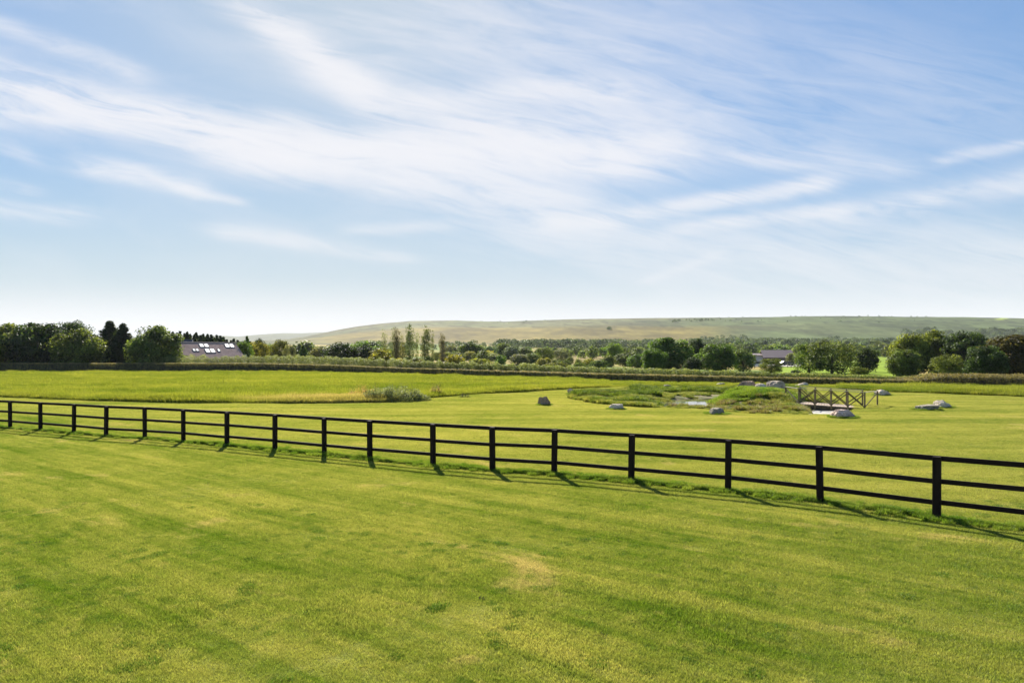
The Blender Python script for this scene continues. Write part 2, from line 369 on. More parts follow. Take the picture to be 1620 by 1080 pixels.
def build_ground():
    r = [0.4]
    while r[-1] < 38: r.append(r[-1]*1.035+.0)
    while r[-1] < 70: r.append(r[-1]+.28)
    while r[-1] < 150: r.append(r[-1]*1.012)
    while r[-1] < 9000: r.append(r[-1]*1.028)
    r = np.array(r)
    th = list(np.arange(-180, -48, 3.))+list(np.arange(-48, 0, .3))+list(np.arange(0, 40, .22))+list(np.arange(40, 50, .4))+list(np.arange(50, 180, 3.))
    th = np.radians(np.array(th)); nr, nt = len(r), len(th)
    Rr, T = np.meshgrid(r, th, indexing='ij'); X = Rr*np.sin(T); Y = Rr*np.cos(T)
    Z = ground_z(X.ravel(), Y.ravel()).reshape(X.shape)
    V = np.stack([X, Y, Z], -1).reshape(-1, 3)
    i, j = np.meshgrid(np.arange(nr-1), np.arange(nt), indexing='ij'); j2 = (j+1) % nt
    Q = np.stack([i*nt+j, (i)*nt+j2, (i+1)*nt+j2, (i+1)*nt+j], -1).reshape(-1, 4)[:, ::-1]
    cx = V[Q].mean(1); D = cx[:, 1]; a = cx[:, 0]/np.maximum(D, .1)
    zone = np.zeros(len(Q), int)                                   # 0 lawn
    front = D > 10
    ac = np.clip(a, -1.5, 1.5)
    zone[front & (D > meadow_start(ac))] = 1                        # meadow
    zone[front & (D > hedge_d(ac)+.6)] = 2                         # farmland
    zone[front & (D > 1150)] = 3                                   # moor
    msk = (cx[:,0] > 0) & (cx[:,0] < 35) & (D > 33) & (D < 75)
    sb = np.full(len(Q), 9.); sb[msk] = poly_sd(cx[msk,0], cx[msk,1], BANK)
    zone[sb < 0] = 4
    # colours of the far country
    x, y = V[:,0], V[:,1]; px = np.clip(x/np.maximum(y, 1), -1.6, 1.6)*F+810
    n1 = fbm(x, y, .004, 11, 5)[:,None]; n2 = fbm(x*1., y*.5, .012, 12, 5)[:,None]; n4 = fbm(x, y, .035, 14, 4)[:,None]
    green = np.array([.11,.16,.025]); ochre = np.array([.27,.21,.06]); bright = np.array([.17,.24,.02])
    farm = green*(1-sstep(.42,.6,n2))+ochre*sstep(.42,.6,n2)
    bz = ((px > 1225) & (px < 1420) & (y < 420))[:,None]
    farm = np.where(bz, bright*(.85+.3*n4), farm)
    oz = ((px > 800) & (px < 1010) & (y > 230) & (y < 620))[:,None]
    farm = np.where(oz, ochre*(.8+.4*n4)*(1-.35*sstep(.5,.6,n2)), farm)
    tan = np.array([.108,.112,.048]); mgreen = np.array([.078,.105,.036]); orange = np.array([.175,.132,.025]); pink = np.array([.155,.125,.078])
    gf = np.clip(sstep(1000, 1350, px)[:,None]*.8+(sstep(.48,.6,n1))*.6, 0, 1)
    moor = tan*(1-gf)+mgreen*gf
    pk = sstep(2100, 2500, y)[:,None]*(1-sstep(1000,1300,px)[:,None]); moor = moor*(1-.6*pk)+pink*.6*pk
    ob = (sstep(1150,1250,y)*(1-sstep(1560,1660,y+180*(n1[:,0]-.5)))*(1-sstep(1080,1200,px))*sstep(420,560,px))[:,None]
    moor = moor*(1-.8*ob)+orange*.8*ob
    streaks = sstep(.56,.64,n2); moor = moor*(1-.35*streaks)*(.6+.8*n4)
    speck = (fbm(x, y, .05, 21, 3) > .66)[:,None]*sstep(1500,1700,y)[:,None]; moor = moor*(1-.5*speck)
    path = ((np.abs(px-1582+6*np.sin(y/90)) < 6) & (y > 1900) & (y < 2600))[:,None]; moor = np.where(path, np.array([.24,.30,.05]), moor)
    far = (y > 3500)[:,None]; moor = np.where(far, tan*.9, moor)
    col = np.where((y > 1150)[:,None], moor, farm)
    names = {0: ('lawn', M_lawn), 1: ('meadow', M_meadow), 2: ('farmland', M_farm), 3: ('moorland_hills', M_moor), 4: ('pond_bank', None)}
    mb, t, out = new_mat('bank_soil'); pos = t.node('ShaderNodeNewGeometry').outputs['Position']
    n = t.noise(pos, 1.4, 6., .65); c = t.mix(t.mr(n, .4, .62), (.20,.15,.09), (.09,.12,.02))
    principled(t, out, c, .9, .1, n, bs=.8, bd=.1); names[4] = ('pond_bank', mb)
    for k, (nm, mt) in names.items():
        q = Q[zone == k]; u, inv = np.unique(q, return_inverse=True); me = raw_mesh(nm, V[u], inv.reshape(q.shape), True, {'col': col[u]})
        o = link(nm, me, mt); o['kind'] = 'structure'
    # close the hole under the camera
    n0 = nt; me = bpy.data.meshes.new('lawn_centre'); me.from_pydata([tuple(v) for v in V[:n0]], [], [tuple(range(n0-1, -1, -1))])
    o = link('lawn_centre', me, M_lawn); o['kind'] = 'structure'
build_ground()

# water
def water_mat():
    m, t, out = new_mat('still_water'); pos = t.node('ShaderNodeNewGeometry').outputs['Position']
    n = t.noise(pos, 5., 3., .5); principled(t, out, (.10,.09,.07), .03, .6, n, bs=.02, bd=.01); return m
M_water = water_mat()
M_channel = simple('pale_channel_tone', (.52,.50,.45), (.36,.34,.30), 5., .9, .1)  # mottled pale tone for the flat channel surface
for nm, P_ in (('pond_water', POND), ('pale_channel', CHAN)):
    c = np.mean(P_, 0); me = bpy.data.meshes.new(nm)
    me.from_pydata([(c[0]+(p[0]-c[0])*1.25, c[1]+(p[1]-c[1])*1.25, WZ) for p in P_], [], [tuple(range(len(P_)))])
    if me.polygons[0].normal.z < 0: me.flip_normals()
    o = link(nm, me, M_water if nm == 'pond_water' else M_channel); o['kind'] = 'structure'
# lane between the two hedges
aa = np.linspace(-1.05, .8, 90); v = []; f = []
for k, a in enumerate(aa):
    d = float(hedge_d(a))
    for off in (2.0, 5.6): v.append((a*(d+off), d+off, gz(a*(d+off), d+off)+.02))
    if k: f.append((2*k-2, 2*k, 2*k+1, 2*k-1))
me = bpy.data.meshes.new('lane'); me.from_pydata(v, [], f)
o = link('lane', me, simple('lane_tarmac', (.07,.068,.065), (.045,.044,.043), 3.)); o['kind'] = 'structure'

# ------------------------------------------------------------------ grass as instanced tufts (stuff)
def tuft_mesh(name, n, rad, h, wd, lean, mat, seg=1, tint_hi=1.):
    p = rng.uniform(-1, 1, (n*2, 2)); p = p[(p**2).sum(1) < 1][:n]*rad; n = len(p)
    ang = rng.uniform(0, 2*np.pi, n); hh = h*rng.uniform(.5, 1.25, n); ln = lean*rng.uniform(.2, 1.4, n); la = rng.uniform(0, 2*np.pi, n)
    ww = wd*rng.uniform(.7, 1.3, n); sx = np.cos(ang)*ww/2; sy = np.sin(ang)*ww/2; ox = np.cos(la)*ln*hh; oy = np.sin(la)*ln*hh
    z0 = np.zeros(n)-.01; tint = rng.uniform(0, 1, n)*tint_hi
    if seg == 1:
        V = np.stack([np.stack([p[:,0]-sx, p[:,1]-sy, z0],1), np.stack([p[:,0]+sx, p[:,1]+sy, z0],1), np.stack([p[:,0]+ox, p[:,1]+oy, hh],1)], 1).reshape(-1,3)
        Fc = np.arange(n*3).reshape(-1,3); T = np.repeat(tint, 3)
    else:
        m1 = .55; V = np.stack([np.stack([p[:,0]-sx, p[:,1]-sy, z0],1), np.stack([p[:,0]+sx, p[:,1]+sy, z0],1),
              np.stack([p[:,0]+sx*.8+ox*.3, p[:,1]+sy*.8+oy*.3, hh*m1],1), np.stack([p[:,0]-sx*.8+ox*.3, p[:,1]-sy*.8+oy*.3, hh*m1],1),
              np.stack([p[:,0]+ox, p[:,1]+oy, hh],1)], 1).reshape(-1,3)
        b = np.arange(n)*5; Fc = np.concatenate([np.stack([b,b+1,b+2],1), np.stack([b,b+2,b+3],1), np.stack([b+3,b+2,b+4],1)]); T = np.repeat(tint, 5)
    me = raw_mesh(name, V, Fc, False, {'tint': T}); me.materials.append(mat); return me
def scatter(name, pts, scl, meshes, label, mat):
    """one object whose points carry tuft instances"""
    col = bpy.data.collections.new(name+'_tufts')
    for me in meshes: col.objects.link(bpy.data.objects.new(me.name, me))
    z = ground_z(pts[:,0].copy(), pts[:,1].copy()); V = np.column_stack([pts, z])
    me = bpy.data.meshes.new(name); me.vertices.add(len(V)); me.vertices.foreach_set('co', V.astype(np.float32).ravel())
    a = me.attributes.new('size', 'FLOAT', 'POINT'); a.data.foreach_set('value', np.asarray(scl, np.float32))
    me.update(); o = link(name, me); me.materials.append(mat)
    g = bpy.data.node_groups.new(name, 'GeometryNodeTree')
    g.interface.new_socket('Geometry', in_out='INPUT', socket_type='NodeSocketGeometry'); g.interface.new_socket('Geometry', in_out='OUTPUT', socket_type='NodeSocketGeometry')
    N = g.nodes; gi = N.new('NodeGroupInput'); go = N.new('NodeGroupOutput')
    ci = N.new('GeometryNodeCollectionInfo'); ci.inputs['Collection'].default_value = col; ci.inputs['Separate Children'].default_value = True; ci.inputs['Reset Children'].default_value = True
    mp = N.new('GeometryNodeMeshToPoints'); ip = N.new('GeometryNodeInstanceOnPoints'); ip.inputs['Pick Instance'].default_value = True
    rv = N.new('FunctionNodeRandomValue'); rv.data_type = 'FLOAT'; rv.inputs[3].default_value = 6.283
    cx = N.new('ShaderNodeCombineXYZ'); na = N.new('GeometryNodeInputNamedAttribute'); na.data_type = 'FLOAT'; na.inputs[0].default_value = 'size'
    L = g.links; L.new(gi.outputs[0], mp.inputs[0]); L.new(mp.outputs[0], ip.inputs['Points']); L.new(ci.outputs[0], ip.inputs['Instance'])
    L.new(rv.outputs[1], cx.inputs[2]); L.new(cx.outputs[0], ip.inputs['Rotation']); L.new(na.outputs[0], ip.inputs['Scale']); L.new(ip.outputs[0], go.inputs[0])
    md = o.modifiers.new('tufts', 'NODES'); md.node_group = g
    tag(o, label, 'grass', kind='stuff'); return o

# fence line (row of posts): px, base row
POSTS = [(-118,668.5),(-76,671),(-32,674),(16,676.7),(64,681),(117,685),(168,689.5),(229,693.3),(290,698.2),(359,704.8),(435,711.8),(513,719.6),(585,727),(685,736.7),(779,745),(877,751.2),(999,762.5),(1152,777),(1297,795),(1482,821.5),(1712,850),(2010,888),(2420,940),(3000,1012)]
FP = np.array([[(x-810)/F*dist(y), dist(y)] for x, y in POSTS])
def fence_dist(X, Y):
    d = np.full(X.shape, 1e9)
    for i in range(len(FP)-1):
        a, b = FP[i], FP[i+1]; e = b-a; t = np.clip(((X-a[0])*e[0]+(Y-a[1])*e[1])/(e@e), 0, 1)
        d = np.minimum(d, np.hypot(X-a[0]-e[0]*t, Y-a[1]-e[1]*t))
    return d
def in_bank(X, Y):
    sb = np.full(X.shape, 9.); m = (X > 0) & (X < 35) & (Y > 33) & (Y < 75); sb[m] = poly_sd(X[m], Y[m], BANK); return sb

# lawn blades
def field(d0, d1, dens, amax=1.2):
    st = dens**-.5; xs = np.arange(-amax*d1, amax*d1, st); ys = np.arange(d0, d1, st); X, Y = np.meshgrid(xs, ys); X = X.ravel(); Y = Y.ravel()
    X = X+rng.uniform(-.45, .45, X.size)*st; Y = Y+rng.uniform(-.45, .45, Y.size)*st; k = np.abs(X) < amax*Y; return np.column_stack([X[k], Y[k]])
lm = [tuft_mesh('turf_tuft', 2300, .5, .026, .0075, 1.0, M_blade) for _ in range(5)]+[tuft_mesh('turf_tuft', 1700, .45, .036, .010, .9, M_blade)]
p1 = np.concatenate([field(4.5, 13, 8.), field(13, 24, 6.0), field(24, 50, 4.), field(50, 72, 3.)])
a1 = p1[:,0]/p1[:,1]; ok = (p1[:,1] < meadow_start(a1)) & (in_bank(p1[:,0], p1[:,1]) > .1) & (p1[:,1] < hedge_d(a1)); p1 = p1[ok]
hv = fbm(p1[:,0], p1[:,1], .7, 31); s1 = np.clip(.45+1.1*hv, .65, 1.6)*np.interp(p1[:,1], [0,24,50], [1.,1.1,1.3])
scatter('mown_grass', p1, s1, lm, 'short mown lawn grass on both sides of the dark fence, with dry yellow patches', M_blade)
# clover and daisy-leaf patches in the turf
M_clover = grass_blade_material('clover_leaves', lambda t, pos: t.mix(t.mr(t.noise(pos, 6., 3., .6), .4, .6), (.085,.165,.018), (.15,.25,.035)), .3, (.30,.34,.16))
cm = [tuft_mesh('clover_tuft', 260, .17, .040, .026, 1.1, M_clover) for _ in range(3)]
pc = field(4.5, 15, 30.); cn = fbm(pc[:,0], pc[:,1], .9, 91, 5)*.6+fbm(pc[:,0]*.8+pc[:,1]*.6, (-pc[:,0]*.6+pc[:,1]*.8)*.25, .5, 92)*.4; u_ = rng.uniform(0, 1, len(pc)); pc = pc[((cn > .55) & (u_ < .22)) | (u_ < .02)]
pc = pc[fence_dist(pc[:,0], pc[:,1]) > .4]
scatter('clover_patches', pc, rng.uniform(.25, .8, len(pc)), cm, 'darker green clover and daisy-leaf patches in the near lawn', M_clover)
cr_ = field(5, 16, .42); cr_ = cr_[rng.uniform(0, 1, len(cr_)) < .5]
scatter('soil_crumbs', cr_, rng.uniform(.3, 1.1, len(cr_)), [tuft_mesh('crumb', 14, .045, .03, .035, 1.6, simple('dry_soil', (.16,.12,.08), (.07,.055,.04), 20.)), tuft_mesh('crumb', 5, .035, .02, .04, 1.6, simple('dead_leaf', (.42,.36,.26), (.25,.19,.12), 20.))], 'dark soil crumbs and dead leaves scattered on the near lawn', M_clover)
# long grass under the fence
lf = [tuft_mesh('verge_tuft', 220, .16, .13, .009, .7, M_lush, 2) for _ in range(3)]
pts = []
for i in range(len(FP)-1):
    L = np.linalg.norm(FP[i+1]-FP[i]); n = int(L*34); t = rng.uniform(0, 1, n)[:,None]; q = FP[i]*(1-t)+FP[i+1]*t
    nrm = np.array([.6,.8]); pts.append(q+nrm*(rng.normal(-.02, .16, n))[:,None])
pts = np.concatenate(pts); fs = np.clip(.35+1.1*fbm(pts[:,0], pts[:,1], .9, 41)*rng.uniform(.5, 1.2, len(pts)), .25, 1.3)
scatter('fence_grass', pts, fs*.85, lf, 'strip of longer bright green grass left unmown under the dark fence', M_lush)
# meadow
mm = [tuft_mesh('meadow_tuft', 420, .8, .26, .022, .5, M_mblade, 2) for _ in range(4)]+[tuft_mesh('meadow_tuft', 200, .6, .42, .018, .35, M_mblade, 2)]
p2 = np.concatenate([field(44, 75, 2.6, .9), field(75, 150, 1.3, .95)]); a2 = p2[:,0]/p2[:,1]
ok = (p2[:,1] > meadow_start(a2)+.2) & (p2[:,1] < hedge_d(a2)-.2) & (in_bank(p2[:,0], p2[:,1]) > .2); p2 = p2[ok]; a2 = p2[:,0]/p2[:,1]
# dense rim so that the meadow ends in a clear edge against the lawn
ar = rng.uniform(-.95, .85, 6500); dr = meadow_start(ar)+rng.uniform(.1, 1.2, len(ar)); rim = np.column_stack([ar*dr, dr]); rim = rim[in_bank(rim[:,0], rim[:,1]) > .2]
p2 = np.concatenate([p2, rim]); h2 = fbm(p2[:,0], p2[:,1], .25, 51); pxm = p2[:,0]/p2[:,1]*F+810
s2 = np.clip(.35+1.3*h2, .4, 1.5)*np.where((pxm > 960) & (pxm < 1330), .45, 1.)
scatter('meadow_grass', p2, s2, mm, 'rough uncut meadow grass between the mown lawn and the front hedge', M_mblade)
# pond bank vegetation
bm_ = [tuft_mesh('bank_tuft', 160, .30, .26, .020, .8, M_rough, 2) for _ in range(3)]; bl = [tuft_mesh('lush_tuft', 200, .32, .17, .02, .8, M_lush, 2) for _ in range(3)]
pb = np.column_stack([rng.uniform(3, 26, 26000), rng.uniform(35, 70, 26000)]); sb = in_bank(pb[:,0], pb[:,1])
sp = np.minimum(poly_sd(pb[:,0], pb[:,1], POND), poly_sd(pb[:,0], pb[:,1], CHAN))
BR0 = Vector((18.37,43.7,0)); BD = Vector((.91,-.415,0)).normalized(); BP = Vector((.415,.91,0)).normalized()
al = (pb[:,0]-BR0.x)*BD.x+(pb[:,1]-BR0.y)*BD.y; ac_ = (pb[:,0]-BR0.x)*BP.x+(pb[:,1]-BR0.y)*BP.y
under = (al > -.3) & (al < 4.2) & (ac_ > -.3) & (ac_ < 3.1)
near_s = (pb[:,1] < 47.5) & (pb[:,0] > 8) & (pb[:,0] < 16.5)
pbx0 = pb[:,0]/pb[:,1]*F+810; lip = (pbx0 > 1278) & (pbx0 < 1350) & (pb[:,1] < 44)
ok = (sb < -.05) & (sp > .15) & ~under & ~lip; pb, sb, sp = pb[ok], sb[ok], sp[ok]
mx, my = at(1196, 48)[:2]; mound = ((pb[:,0]-mx)/2.9)**2+((pb[:,1]-my)/4.2)**2 < .95+1.6*(fbm(pb[:,0], pb[:,1], .8, 71)-.5)
mound &= pb[:,1] > my-2.8+2.*(fbm(pb[:,0], pb[:,1], 1.1, 72)-.5)
pbx = pb[:,0]/pb[:,1]*F+810
bare = ((fbm(pb[:,0], pb[:,1], .45, 61) < .36) & (pb[:,1] > 47)) | ((pbx > 1065) & (pbx < 1160) & (pb[:,1] > 50.5) & (pb[:,1] < 57) & (fbm(pb[:,0], pb[:,1], .9, 63) < .56))
near_s = ((pb[:,1] < 50.5) & (pb[:,0] > 9) & (pb[:,0] < 17.)) | ((pbx > 1280) & (pbx < 1350) & (pb[:,1] < 43))
k1 = ~mound & ~bare & ~(near_s & (rng.uniform(0,1,len(pb)) < .0))
sh = np.where(near_s, .35, np.where((pbx > 1030) & (pbx < 1165), .55, 1.))
scatter('bank_vegetation', pb[k1], np.clip(.3+1.4*fbm(pb[k1,0], pb[k1,1], .6, 62), .4, 1.6)*np.clip(sp[k1]*.5+.4, .4, 1)*sh[k1], bm_, 'tangled rough green grass and weeds growing around the pond hollow', M_rough)
br = tuft_mesh('bank_rush', 260, .42, .42, .035, .6, grass_blade_material('rush_blades', lambda t, pos: t.mix(t.mr(t.noise(pos, 1.7, 3., .6), .4, .6), (.055,.095,.014), (.16,.22,.03)), .4), 2)
rx_ = pbx; rush = ~mound & (((pb[:,1] > 56.5) & (pb[:,1] < 63.5) & (rx_ > 1000) & ((rx_ < 1040) | (rx_ > 1160) | (pb[:,1] > 60))) | ((rx_ < 1040) & (np.abs(pb[:,1]-53.0-.02*(rx_-900)) < 1.6)) | ((rx_ < 1060) & (pb[:,1] < 48.2) & (pb[:,1] > 46.4))) & (fbm(pb[:,0], pb[:,1], .8, 77) > .44)
scatter('bank_rushes', pb[rush], rng.uniform(.35, 1.15, rush.sum()), [br], 'dark green clumps of rushes and docks along the rim of the pond hollow', M_rough)
wk = ~mound & (sp > .5) & (fbm(pb[:,0], pb[:,1], .9, 78) > .60) & (pbx > 1060) & (pb[:,1] < 50.5)
bw = tuft_mesh('weed_tuft', 120, .22, .24, .03, 1., grass_blade_material('weed_blades', lambda t, pos: t.mix(t.mr(t.noise(pos, 2.3, 3., .6), .4, .6), (.26,.20,.09), (.26,.29,.05)), .35), 2)
scatter('bank_weeds', pb[wk], rng.uniform(.4, 1.2, wk.sum()), [bw], 'yellow and brown dying weeds on the bank in front of the green mound', M_rough)
scatter('mound_grass', pb[mound], np.clip(.3+1.3*fbm(pb[mound,0], pb[mound,1], 1.3, 74), .35, 1.5), bl, 'lush bright green grass on the mound beside the footbridge', M_lush)

# ------------------------------------------------------------------ the post-and-rail fence
def post_fence():
    root = empty('rail_fence', (float(FP[12][0]), float(FP[12][1]), 0), label='long black-brown post and three-rail timber fence curving across the mown lawn', cat='fence')
    inv = Matrix.Translation(-root.location)
    H = 1.2; tops = []
    for i, (x, y) in enumerate(FP):
        z = gz(x, y); d = FP[min(i+1, len(FP)-1)]-FP[max(i-1, 0)]; rz = math.atan2(d[1], d[0]); wdt = random.uniform(.125, .15)
        hp = H+random.uniform(-.015, .02); tilt = random.uniform(-1.1, 1.1)
        M = Matrix.Rotation(rz, 3, 'Z') @ Matrix.Rotation(R(tilt), 3, 'Y')
        MB().box(Vector((0,0,(hp-.4)/2)), (wdt, .11, hp+.4), M).build('post', M_creosote, root, inv @ Vector((x, y, z)), bevel=.008)
        tops.append((Vector((x, y, z)), Vector((math.cos(rz), math.sin(rz), 0))))
    for i in range(len(tops)-1):
        (a, da), (b, db) = tops[i], tops[i+1]
        d = (b-a); d.z = 0; d.normalize(); nn = Vector((-d.y, d.x, 0))
        if nn.y > 0: nn = -nn                                         # rails nailed on the camera side? (far side shows posts full)
        for k, hh in enumerate((1.13, .72, .30)):
            off = -nn*.075 if k else -nn*.0
            j1, j2 = random.uniform(-.012, .012), random.uniform(-.012, .012)
            lift = .02 if k == 0 else 0
            if k == 0: off = nn*(-.02); p = a+Vector((0,0,H+.0)); q = b+Vector((0,0,H+.0)); wd, ht = .085, .075
            else: p = a+Vector((0,0,hh+j1)); q = b+Vector((0,0,hh+j2)); wd, ht = .042, .095
            if k == 0: p.z -= .03; q.z -= .03; off = -nn*.08; wd, ht = .05, .10
            sag = random.uniform(-.012, .006); mid = (p+q)/2+Vector((0,0,sag))
            mb = MB(); e = d*.02
            mb.bar(p+off+e*.05, q+off-e*.05, wd, ht)
            mb.build('rail', M_rail, root, inv @ Vector((0,0,0)), bevel=.005)
post_fence()

# ------------------------------------------------------------------ boulders
def rock_mat(name, c1, c2, c3):
    m, t, out = new_mat(name); o = t.node('ShaderNodeTexCoord').outputs['Object']
    n = t.noise(o, 2.2, 7., .65); n2 = t.noise(o, 9., 5., .7); c = t.mix(t.mr(n, .38, .62), c1, c2)
    c = t.mix(t.mr(n2, .55, .66), c, c3); principled(t, out, c, .9, .2, t.m('ADD', n, t.m('MULTIPLY', n2, .5)), bs=.9, bd=.06); return m
RM = {'brown': rock_mat('brown_stone', (.34,.25,.18), (.17,.12,.09), (.50,.42,.33)), 'grey': rock_mat('grey_stone', (.50,.41,.30), (.23,.185,.135), (.68,.58,.45)),
      'pale': rock_mat('pale_stone', (.74,.61,.46), (.40,.32,.235), (.8,.72,.60)), 'pink': rock_mat('pinkish_stone', (.66,.49,.41), (.34,.24,.20), (.78,.65,.55)), 'dark': rock_mat('dark_stone', (.33,.29,.22), (.15,.135,.095), (.50,.45,.36))}
import bmesh
ROCKS = []
def boulder(px, yb, wpx, hpx, kind, label, D=None, zoff=0, peak=0., flat=0., rz=None, seed=0):
    D0 = D or dist(yb); x = (px-810)/F*D0; W = wpx/F*D0; Hh = hpx/F*D0
    rs = random.Random(seed*13+5); bm = bmesh.new(); bmesh.ops.create_icosphere(bm, subdivisions=5, radius=1)
    planes = []
    for k in range(16):
        n = Vector((rs.gauss(0,1), rs.gauss(-.3,1), rs.gauss(.35,.8))).normalized(); planes.append((n, rs.uniform(.5, .9)))
    for v in bm.verts:
        p = v.co.copy()
        for n, dd in planes:
            e = p.dot(n)-dd
            if e > 0: p -= n*e*.97
        q = p*1.7+Vector((seed*3.1, seed, 0)); p += p.normalized()*(mnoise.fractal(q, .8, 2.2, 6)*.17+mnoise.fractal(q*4, .6, 2., 4)*.035)
        if peak: p.x += peak*.0; s = 1-abs(peak)*max(0, p.z)*.75; p.x = p.x*s+peak*.35*max(0, p.z)
        if flat: p.z = min(p.z, flat+(p.z-flat)*.25 if p.z > flat else p.z)
        v.co = p
    xs = [v.co.x for v in bm.verts]; zs = [v.co.z for v in bm.verts]; w0 = max(xs)-min(xs); cxx = (max(xs)+min(xs))/2; zt = max(zs); zb_ = -.25
    for v in bm.verts:
        v.co.x = (v.co.x-cxx)/w0*W; v.co.y *= W*.42; v.co.z = (v.co.z-zb_)/(zt-zb_)*Hh
    me = bpy.data.meshes.new('boulder'); bm.to_mesh(me); bm.free(); me.polygons.foreach_set('use_smooth', [False]*len(me.polygons))
    o = link('boulder', me, RM[kind], None, (x, D0+W*.3, gz(x, D0)-.02+zoff)); o.rotation_euler = (0,0, rs.uniform(-.25,.25) if rz is None else rz)
    tag(o, label, 'boulder', 'boulders set round the pond'); ROCKS.append((x, D0+W*.3, W, zoff))
B = [(861,641,20,15,'brown','upright pyramid-shaped brown boulder alone on the lawn left of the pond',dict(peak=.25)),
 (904,623.5,13,10,'grey','small rounded grey boulder by the meadow edge, left of the pond hollow',dict(peak=.2)),
 (1009,618.5,19,10,'grey','pointed grey boulder behind the left end of the pond hollow',dict(peak=.6)),
 (976,648,24,10,'pale','low pale weathered boulder in front of the left end of the pond hollow',dict(flat=.4)),
 (1057,612.5,14,4.5,'dark','flat mossy dark stone low in the grass behind the pond',dict(flat=.3)),
 (1141,610,14,5,'pale','thin flat pale stone in the grass far behind the pond',dict(flat=.3)),
 (1137,656,32,11,'dark','long dark grey boulder lying on the lawn in front of the pond',dict(flat=.5)),
 (1273,611.5,20,7,'pale','pale peaked boulder seen over the left end of the footbridge rail',dict(peak=-.3)),
 (1400,626,26,10,'pale','whitish boulder sloping down beyond the right end of the footbridge',dict(peak=-.35)),
 (1339,662,38,14,'pink','large pinkish speckled boulder in front of the footbridge',dict(flat=.6)),
 (1474,650,38,10,'dark','dark undercut flat slab of rock on the right-hand lawn',dict(flat=.25)),
 (1497,646,28,13,'pale','pale humped rock just behind the dark flat slab on the right',dict(peak=-.3))]
for i, (px, yb, wp, hp, kd, lb, kw) in enumerate(B): boulder(px, yb, wp, hp, kd, lb, seed=i+1, **kw)
for i, (px, yt, D, wp, hp, kd, lb) in enumerate([(1187,608,52.5,30,14,'brown','brown weathered boulder at the left of the three on the mound'),
      (1210,612,51,31,12,'pale','pale smooth boulder in front, middle of the three on the mound'), (1231,607.5,53,27,13.5,'grey','grey domed boulder at the back right of the three on the mound')]):
    x = (px-810)/F*D; base = zrow(yt+hp, D)+.17; boulder(px, 600, wp+3, hp+2, kd, lb, D=D, zoff=base-gz(x, D), seed=30+i, flat=.7)

for i, (px, yb, wp, hp, kd, lb) in enumerate([(1203,646.5,7,3.5,'pale','small pale stone in the weeds at the foot of the mound'),(1232,648,5,3,'brown','tiny brown stone near the footbridge end of the mound'),
      (1259,612.5,10,4.5,'grey','small grey stone beside the pale peaked boulder behind the bridge'),(1127,626,8,3,'pale','small flat stone on the bare soil behind the water'),(1160,616,12,5,'dark','small dark stone on the far bank left of the three mound boulders')]):
    boulder(px, yb, wp, hp, kd, lb, seed=50+i)
rk = []
for (x, y, W, zo) in ROCKS:
    n = int(26+W*40); t = rng.uniform(0, 2*np.pi, n); rk.append(np.column_stack([x+np.cos(t)*W*rng.uniform(.42,.62,n), y+np.sin(t)*W*rng.uniform(.36,.56,n)]))
rk = np.concatenate(rk); scatter('boulder_grass', rk, rng.uniform(.3, .95, len(rk)), lf, 'longer green grass growing round the feet of the boulders', M_lush)

